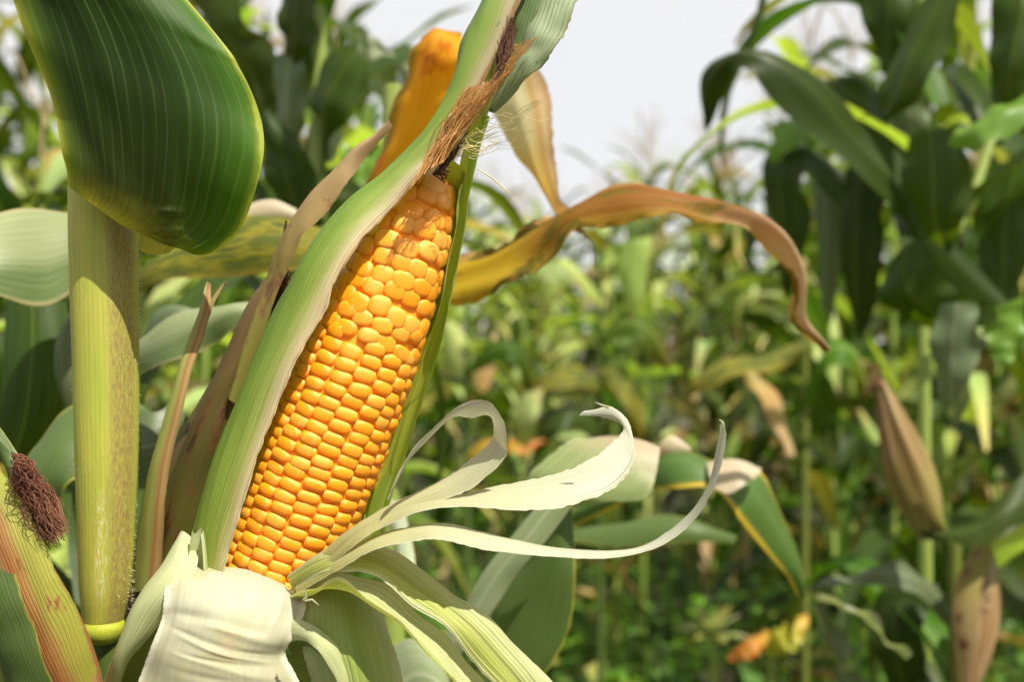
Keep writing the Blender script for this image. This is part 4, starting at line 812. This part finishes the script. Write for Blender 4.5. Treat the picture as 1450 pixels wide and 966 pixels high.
sheet('husk_leaf', [(1350, 768, 0), (1318, 740, -25), (1292, 680, -32), (1262, 600, -24), (1246, 545, -10)], [(1338, 770, -5), (1332, 720, -20), (1310, 660, -30), (1280, 600, -26), (1256, 545, -12)], M['husk_pink'], earE, .985, .004, 30, 10)
sheet('husk_leaf', [(1300, 740, -8), (1330, 752, -14), (1380, 738, -20), (1420, 700, -20), (1480, 640, -10)], [(1310, 764, -10), (1340, 768, -24), (1390, 766, -34), (1440, 744, -34), (1500, 720, -10)], M['field_dark'], earE, .985, .004, 30, 8)
silk('silk', 40, [(1240, 552), (1250, 545)], [(1222, 560), (1228, 530), (1250, 518)], M['silk_dark'], earE, .99, .0006, 14, 0, .006, .004)
earF = thing('corn_ear', 'pinkish tan dry ear hanging tip-down in the lower right corner', 'corn ear', W(1390, 780, 1.02))
spindle('husk', W(1392, 775, 1.02), W(1372, 985, 1.0), [.008, .016, .0195, .018, .013, .005], leaf_mat('tan_pink_husk', [(0, (.20, .16, .05)), (.4, (.30, .17, .07)), (1, (.32, .19, .09))], blotch=[(.15, .08, .03), (.42, .29, .15)], blotch_scale=(4, 4), veins=12, vein=.5, trans=.15), earF, 28, 24, .03, 9)
sheet('husk_leaf', [(1380, 770, 0), (1352, 830, -15), (1350, 900, -20), (1362, 980, -10)], [(1404, 775, -10), (1388, 840, -28), (1384, 900, -30), (1374, 985, -14)], M['husk_tan'], earF, 1.0, .003, 24, 8)
pF = thing('corn_plant', 'corn plant with crossing leaves beside the hanging dry ear at lower right', 'corn plant', base_of(1350, 1.06))
stalk_to_ground(1352, 770, 1.06, pF, .006, .007, 'stalk_dim')
hleaf(pF, [(1352, 860, 0), (1290, 800, -20), (1240, 800, -30), (1190, 820, -30), (1150, 830, -20)], [(1352, 900, 0), (1300, 850, -30), (1240, 826, -40), (1190, 835, -40), (1148, 838, -20)], 'grey_green', 1.05, .004, 21)
hleaf(pF, [(1150, 845, 0), (1200, 860, 0), (1250, 900, 0), (1285, 930, 0)], [(1170, 840, -20), (1225, 868, -20), (1262, 905, -20), (1288, 935, 0)], 'pale_strap', 1.0, .003, 22)
hleaf(pF, [(1150, 860, 0), (1170, 910, 0), (1190, 960, 0), (1220, 1010, 0)], [(1165, 850, -20), (1195, 905, -20), (1215, 955, -20), (1250, 1010, 0)], 'grey_green', 1.02, .003, 23)
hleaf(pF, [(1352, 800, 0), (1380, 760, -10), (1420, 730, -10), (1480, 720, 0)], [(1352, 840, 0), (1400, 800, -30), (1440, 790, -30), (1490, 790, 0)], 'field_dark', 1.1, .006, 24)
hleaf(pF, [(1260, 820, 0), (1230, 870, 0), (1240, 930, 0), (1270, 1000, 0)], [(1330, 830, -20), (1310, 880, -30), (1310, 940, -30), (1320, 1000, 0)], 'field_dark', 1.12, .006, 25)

# small weeds that stand out
rosette = thing('weed_plant', 'small pale green rosette weed with narrow leaves low in the middle of the field', 'weed', base_of(1010, 1.9))
stalk_to_ground(1010, 905, 1.9, rosette, .003, .004, 'field_stalk')
rr_ = random.Random(5)
for k in range(13):
    a = 2 * math.pi * k / 13; c = W(1010, 900, 1.9); ln = rr_.uniform(.05, .085); el = rr_.uniform(.2, 1.1)
    dv = Vector((math.cos(a) * math.cos(el), math.sin(a) * math.cos(el), math.sin(el))); wv = dv.cross(Vector((0, 0, 1))).normalized()
    V, F, U = [], [], []
    for j in range(6):
        f = j / 5; wd = .009 * math.sin(math.pi * (f * .9 + .1)) ** .7 + .0006
        p = c + dv * ln * f + Vector((0, 0, -.02 * f * f))
        V += [p - wv * wd, p + Vector((0, 0, -.002)), p + wv * wd]; U += [(0, f), (.5, f), (1, f)]
    for j in range(5):
        for i in range(2):
            q = j * 3 + i; F.append((q, q + 1, q + 4, q + 3))
    mk('leaf', V, F, U, M['weed3'] if k % 3 else M['pale_panel'], rosette)
yl = thing('weed_plant', 'low weed with one orange-red leaf and one yellow-green leaf at the bottom of the field', 'weed', base_of(1090, 1.7))
stalk_to_ground(1092, 915, 1.7, yl, .003, .004)
sheet('leaf', [(1092, 898, 0), (1076, 900, -20), (1058, 910, -30), (1036, 938, -20)], [(1092, 902, 0), (1082, 914, -60), (1062, 928, -80), (1038, 942, -40)], M['red_leaf'], yl, 1.7, .004, 20, 10, .010, .006, shape='v', rfreq=30)
sheet('leaf', [(1086, 926, 0), (1092, 898, -20), (1112, 884, -30), (1148, 872, -20)], [(1090, 930, 0), (1112, 926, -60), (1134, 908, -60), (1149, 876, -30)], M['gold_leaf'], yl, 1.7, .004, 20, 10, .010, .006, shape='v', rfreq=30)

# ------------------------------------------------------------------ the field: prototypes, then copies
def blade(base, az, length, width, e0, e1, rng, nv=13, nu=4, power=1.2, wave=.012):
    V, F, U = [], [], []
    p = Vector(base); tw = rng.uniform(-.5, .5); ph = rng.uniform(0, 6.28); az2 = az
    for j in range(nv + 1):
        t = j / nv; e = e0 + (e1 - e0) * t ** power
        az2 = az + .35 * tw * t
        d = Vector((math.cos(az2) * math.cos(e), math.sin(az2) * math.cos(e), math.sin(e)))
        sx = Vector((-math.sin(az2), math.cos(az2), 0)); up = sx.cross(d) * -1.0
        a = tw * t * 1.3; ws = sx * math.cos(a) + up * math.sin(a); un = up * math.cos(a) - sx * math.sin(a)
        w = width * .5 * min(1, .55 + 2.6 * t) * max(0.02, 1 - t ** 2.2) ** .8
        for i in range(nu + 1):
            q = i / nu * 2 - 1
            off = abs(q) * w * .38 + (wave * q * q * math.sin(t * 16 + ph + (1.6 if q > 0 else 0)) * (1 - .6 * t))
            V.append(p + ws * w * q * .94 + un * off); U.append((i / nu, t))
        p = p + d * (length / nv)
    for j in range(nv):
        for i in range(nu):
            q = j * (nu + 1) + i; F.append((q, q + 1, q + nu + 2, q + nu + 1))
    return V, F, U
def field_plant(seed, H, dense=1.0, tassel=True, earq=True, dry=.15, nv=13):
    """list of (part name, V, F, U, material)"""
    r = random.Random(seed); parts = []
    lean = Vector((r.uniform(-.06, .06), r.uniform(-.06, .06), 0))
    ctr = [lean * (f * f) + Vector((0, 0, H * f)) for f in (0, .25, .5, .75, 1)]
    sp_ = smooth_path(ctr, 10)
    V, F, U = tube_data(sp_, [.0125 - .0085 * k / 9 for k in range(10)], 7); parts.append(('stalk', V, F, U, 'field_stalk'))
    az = r.uniform(0, 6.28); z = .22
    while z < H - .06:
        f = z / H; a = az + (math.pi if len(parts) % 2 else 0) + r.gauss(0, .35)
        ln = (.40 + .34 * math.sin(math.pi * min(1, f * .95 + .08))) * r.uniform(.75, 1.15); wd = r.uniform(.065, .105) * (1 - .25 * max(0, f - .7) / .3)
        e0 = R(r.uniform(52, 80)); e1 = R(r.uniform(-125, -50)) if f < .88 else R(r.uniform(-40, 25))
        x = r.random(); low = f < .42
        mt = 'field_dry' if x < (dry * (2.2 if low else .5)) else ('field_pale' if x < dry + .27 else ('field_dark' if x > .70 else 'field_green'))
        b = lean * (f * f) + Vector((0, 0, z))
        V, F, U = blade(b, a, ln, wd, e0, e1, r, nv, 4, r.uniform(.9, 1.6)); parts.append(('leaf', V, F, U, mt)); z += r.uniform(.105, .16) / dense
    if earq:
        b = lean * .25 + Vector((0, 0, H * .47)); a = az + r.uniform(-.5, .5)
        tp = b + Vector((math.cos(a) * .09, math.sin(a) * .09, .20))
        V, F, U = tube_data([b.lerp(tp, k / 7) for k in range(8)], [.010, .020, .025, .026, .023, .018, .011, .003], 9); parts.append(('ear', V, F, U, 'field_pale'))
        V, F, U = [], [], []
        for q in range(10):
            e = tp + Vector((r.uniform(-.03, .03), r.uniform(-.03, .03), r.uniform(-.06, .02)))
            tube_data([tp, tp.lerp(e, .5) + Vector((0, 0, .015)), e], [.002, .0018, .001], 3, V, F, U)
        parts.append(('silk', V, F, U, 'silk_red'))
    if tassel:
        V, F, U = [], [], []; tp = sp_[-1]
        tube_data([tp, tp + Vector((.005, 0, .15)), tp + Vector((.012, .0, .34))], [.0026, .002, .0012], 5, V, F, U)
        for q in range(7):
            a = r.uniform(0, 6.28); s0 = tp + Vector((0, 0, r.uniform(.04, .14))); e = r.uniform(.12, .22)
            tube_data([s0, s0 + Vector((math.cos(a) * e * .35, math.sin(a) * e * .35, e * .6)), s0 + Vector((math.cos(a) * e * .8, math.sin(a) * e * .8, e * .95))], [.0014, .0015, .0008], 4, V, F, U)
        parts.append(('tassel', V, F, U, 'tassel'))
    return parts
def build_proto(i, parts):
    return [(nm, mk(nm, V, F, U, M[mt]).data) for (nm, V, F, U, mt) in parts]
def drop_temp():
    for o in list(C.objects):
        if o.get('tmp'): bpy.data.objects.remove(o)
protos_f = []
def xat_(px, d): return (px - 725) / FPX * d
for i in range(7):
    ms = []
    for (nm, V, F, U, mt) in field_plant(100 + i, random.Random(i).uniform(1.75, 2.15), 1.15):
        o = mk(nm, V, F, U, M[mt]); ms.append((nm, o.data)); bpy.data.objects.remove(o)
    protos_f.append(ms)
def put_plant(x, y, rz, sc, label, group=None, k=0):
    t = thing('corn_plant', label, 'corn plant', (x, y, 0), group); t.rotation_euler = (0, 0, rz); t.scale = (sc, sc, sc)
    for nm, me in protos_f[k]:
        o = bpy.data.objects.new(nm, me); C.objects.link(o); o.parent = t
    return t
rf = random.Random(77)
rb = random.Random(4)
for (par, px, d, zs) in ((pE, 1325, 1.16, (1.02, 1.10, 1.18, 1.26, 1.34, 1.41)), (pF, 1352, 1.06, (.62, .70, .78, .84)), (pE, 1400, 1.19, (1.22, 1.30, 1.38, 1.46)), (pG, 450, 1.05, (1.06, 1.16, 1.25, 1.33, 1.40)), (pA, 150, .66, (.84, .93, 1.0))):
    for k, z in enumerate(zs):
        a_ = R(rb.choice((20, 60, 110, 150, 200, 330))) + rb.gauss(0, .3)
        V, F, U = blade((xat_(px, d), d, z), a_, rb.uniform(.32, .55), rb.uniform(.040, .062), R(rb.uniform(45, 78)), R(rb.uniform(-120, -60)), rb, 16, 4, 1.2, .006)
        mk('leaf', V, F, U, M[rb.choice(('field_dark', 'field_dark', 'field_green', 'field_green', 'field_pale'))], par)
def xat(px, d): return (px - 725) / FPX * d
# plants one can still tell apart, each with its own label
named = [
    (1330, 2.1, .3, -60, 'blurred corn plant behind the leaning pinkish-brown ear', 2),
    (1500, 1.9, 4.0, -120, 'tall dark corn plant cut by the picture edge beside the bright green leaf', 3),
    (1185, 2.7, 2.4, 60, 'green corn plant with hanging leaves under the arched dark leaf', 4),
    (395, 1.7, 1.0, -150, 'corn plant with upright stem between the broad dark leaf and the orange leaf', 5),
    (500, 2.3, 2.9, 10, 'blurred pale green corn plant touching the left side of the orange leaf', 6),
    (300, 2.1, .1, -80, 'dark corn plant showing behind the rim of the broad dark leaf', 2),
    (190, 1.35, 2.2, 80, 'dark corn plant filling the gap between the thick stalk and the pointed husk', 0),
    (60, 1.2, .9, 120, 'shaded corn plant behind the lower half of the thick stalk', 6),
    (20, 1.6, 3.3, -60, 'blurred corn plant at the left edge behind the pale flat leaf', 4),
]
PH = []
for ms in protos_f: PH.append(max(v.co.z for nm, me in ms if nm == 'stalk' for v in me.vertices) + .12)
def hscale(k, px, d, ytop): return (CAM_H + (483 - ytop) / FPX * d) / PH[k]
for (px, d, rz, yt, lb, k) in named: put_plant(xat(px, d), d, rz, hscale(k, px, d, yt), lb, None, k)
def ytop(px):
    pts = [(-400, -60), (300, 0), (480, 40), (560, 120), (640, 230), (720, 285), (840, 300), (900, 235), (980, 210), (1060, 190), (1140, 90), (1250, -20), (2000, -80)]
    for (a, ya), (b, yb) in zip(pts, pts[1:]):
        if px <= b: return ya + (yb - ya) * (px - a) / (b - a)
    return -80
GM = 'corn plants in the rows of the field'
LM = 'blurred green corn plant standing in the middle rows of the field'
n = 0
for d in (2.5, 3.2, 3.8, 4.4, 5.1, 5.9, 6.8):
    half = d * .56; x = -half
    while x < half:
        xx = x + rf.uniform(-.09, .09); dd = d + rf.uniform(-.22, .22); px = 725 + xx / dd * FPX
        mid = 520 < px < 1150
        if not (d < 3 and 380 < px < 1260) and -150 < px < 1600:
            k = rf.randrange(7); sc = hscale(k, px, dd, ytop(px) + rf.uniform(-25, 45))
            sc = max(.62, min(1.2, sc)); rg = 0 if px < 520 else (1 if px < 1090 else 2); n += 1
            put_plant(xx, dd, rf.uniform(0, 6.28), sc, ('blurred green corn plant of the field on the stalk side of the peeled ear', 'blurred green corn plant of the open field seen under the arching tan leaf', 'blurred green corn plant of the field around the leaning pinkish-brown ear')[rg],
                      ('field plants on the stalk side of the ear', 'field plants under the arching tan leaf', 'field plants around the pinkish-brown ear')[rg], k)
        x += rf.uniform(.30, .46)
# far rows: one mesh each
far_m = []
for i in range(5):
    allV, allF, allU, mats, mi = [], [], [], [], []
    for (nm, V, F, U, mt) in field_plant(300 + i, random.Random(i + 50).uniform(1.8, 2.1), 1.0, True, False, .15, 7):
        b = len(allV); allV += V; allU += U; allF += [tuple(b + q for q in f) for f in F]
        if mt not in mats: mats.append(mt)
        mi += [mats.index(mt)] * len(F)
    o = mk('corn_plant', allV, allF, allU, M[mats[0]])
    for mt in mats[1:]: o.data.materials.append(M[mt])
    o.data.polygons.foreach_set('material_index', mi); far_m.append(o.data); bpy.data.objects.remove(o)
for d in (7.7, 8.6, 9.5, 10.4, 11.8, 13.5, 16, 19):
    half = d * .52; x = -half
    while x < half:
        dd = d + rf.uniform(-.3, .3)
        o = bpy.data.objects.new('corn_plant', rf.choice(far_m)); C.objects.link(o)
        o.location = (x, dd, 0); o.rotation_euler = (0, 0, rf.uniform(0, 6.28)); s_ = max(.7, min(1.15, (CAM_H + (483 - ytop(725 + x / dd * FPX) + rf.uniform(-20, 20)) / FPX * dd) / 2.05)); o.scale = (s_, s_, s_)
        o['label'] = 'distant corn plant blurred into the far rows of the field'; o['category'] = 'corn plant'; o['group'] = 'corn plants in the far rows'
        x += rf.uniform(.35, .6) * d / 9

# the field goes on to both sides of the picture: one mass of further rows
import numpy as np
arr = []
for me in far_m[:3]:
    co = np.empty(len(me.vertices) * 3); me.vertices.foreach_get('co', co)
    uvl = np.empty(len(me.loops) * 2); me.uv_layers[0].data.foreach_get('uv', uvl)
    vi = np.empty(len(me.loops), dtype=int); me.loops.foreach_get('vertex_index', vi)
    mi_ = np.empty(len(me.polygons), dtype=int); me.polygons.foreach_get('material_index', mi_)
    arr.append((co.reshape(-1, 3), uvl, vi, [me.materials[q].name for q in mi_]))
mat_names = sorted({n_ for a_ in arr for n_ in a_[3]})
cos, uvs_, vis, mis, base_ = [], [], [], [], 0
for d in (2.6, 3.4, 4.2, 5.2, 6.4, 8, 10, 13, 17, 22):
    for side in (-1, 1):
        x = .55 * d + rf.uniform(.1, .4)
        while x < 1.35 * d + 1.5:
            co, uvl, vi, nm_ = rf.choice(arr); a_ = rf.uniform(0, 6.28); c_, s_ = math.cos(a_), math.sin(a_)
            rot = np.array(((c_, s_, 0), (-s_, c_, 0), (0, 0, 1))) * rf.uniform(.85, 1.1)
            cos.append(co @ rot + np.array((side * x, d + rf.uniform(-.2, .2), 0))); uvs_.append(uvl); vis.append(vi + base_); base_ += len(co)
            mis += [mat_names.index(q) for q in nm_]
            x += rf.uniform(.35, .6) * max(1, d / 7)
me = bpy.data.meshes.new('corn_rows'); co = np.concatenate(cos); vi = np.concatenate(vis)
me.vertices.add(len(co)); me.vertices.foreach_set('co', co.ravel())
me.loops.add(len(vi)); me.loops.foreach_set('vertex_index', vi)
npoly = len(vi) // 4; me.polygons.add(npoly); me.polygons.foreach_set('loop_start', np.arange(npoly) * 4)
me.uv_layers.new(name='UVMap').data.foreach_set('uv', np.concatenate(uvs_))
for q in mat_names: me.materials.append(bpy.data.materials[q])
me.polygons.foreach_set('material_index', mis); me.polygons.foreach_set('use_smooth', [True] * npoly); me.update(); me.validate()
o = bpy.data.objects.new('corn_rows', me); C.objects.link(o); o['kind'] = 'stuff'; o['label'] = 'mass of green corn continuing at both sides of the field'

# undergrowth: broad little weed leaves too many to count
V, F, U = [], [], []; mi = []
rw = random.Random(9)
for k in range(2600):
    d = 1.7 + 5.0 * rw.random() ** 1.3; x = rw.uniform(-.55, .55) * d
    h = rw.uniform(.08, .42) * (1.25 if rw.random() < .3 else 1)
    px = 725 + x / d * FPX
    tone = rw.choice((0, 0, 1, 1, 2)) if rw.random() < .6 else 1
    for q in range(rw.randint(5, 9)):
        c = Vector((x + rw.gauss(0, .05), d + rw.gauss(0, .05), h * rw.uniform(.35, 1)))
        a = rw.uniform(0, 6.28); el = rw.uniform(-.5, .7); ln = rw.uniform(.03, .075); wd = ln * rw.uniform(.22, .42)
        dv = Vector((math.cos(a) * math.cos(el), math.sin(a) * math.cos(el), math.sin(el))); wv = dv.cross(Vector((rw.uniform(-.4, .4), rw.uniform(-.4, .4), 1))).normalized()
        b = len(V)
        V += [c, c + dv * ln * .4 - wv * wd, c + dv * ln * .45 - Vector((0, 0, ln * .06)), c + dv * ln * .4 + wv * wd, c + dv * ln - Vector((0, 0, ln * .15))]
        U += [(.5, 0), (0, .4), (.5, .4), (1, .4), (.5, 1)]
        F += [(b, b + 2, b + 1), (b, b + 3, b + 2), (b + 1, b + 2, b + 4), (b + 2, b + 3, b + 4)]; mi += [tone] * 4
    b = len(V); s = Vector((x, d, 0)); e = Vector((x + rw.gauss(0, .03), d, h))
    V += [s - Vector((.002, 0, 0)), s + Vector((.002, 0, 0)), e + Vector((.001, 0, 0)), e - Vector((.001, 0, 0))]; U += [(0, 0), (1, 0), (1, 1), (0, 1)]; F.append((b, b + 1, b + 2, b + 3)); mi.append(0)
w_ = mk('weeds', V, F, U, M['weed']); w_.data.materials.append(M['weed2']); w_.data.materials.append(M['weed3'])
w_.data.polygons.foreach_set('material_index', mi); w_['kind'] = 'stuff'; w_['label'] = 'green broad-leaved weeds covering the ground between the corn rows'
print('plants', n, 'kernels', len(kernels))
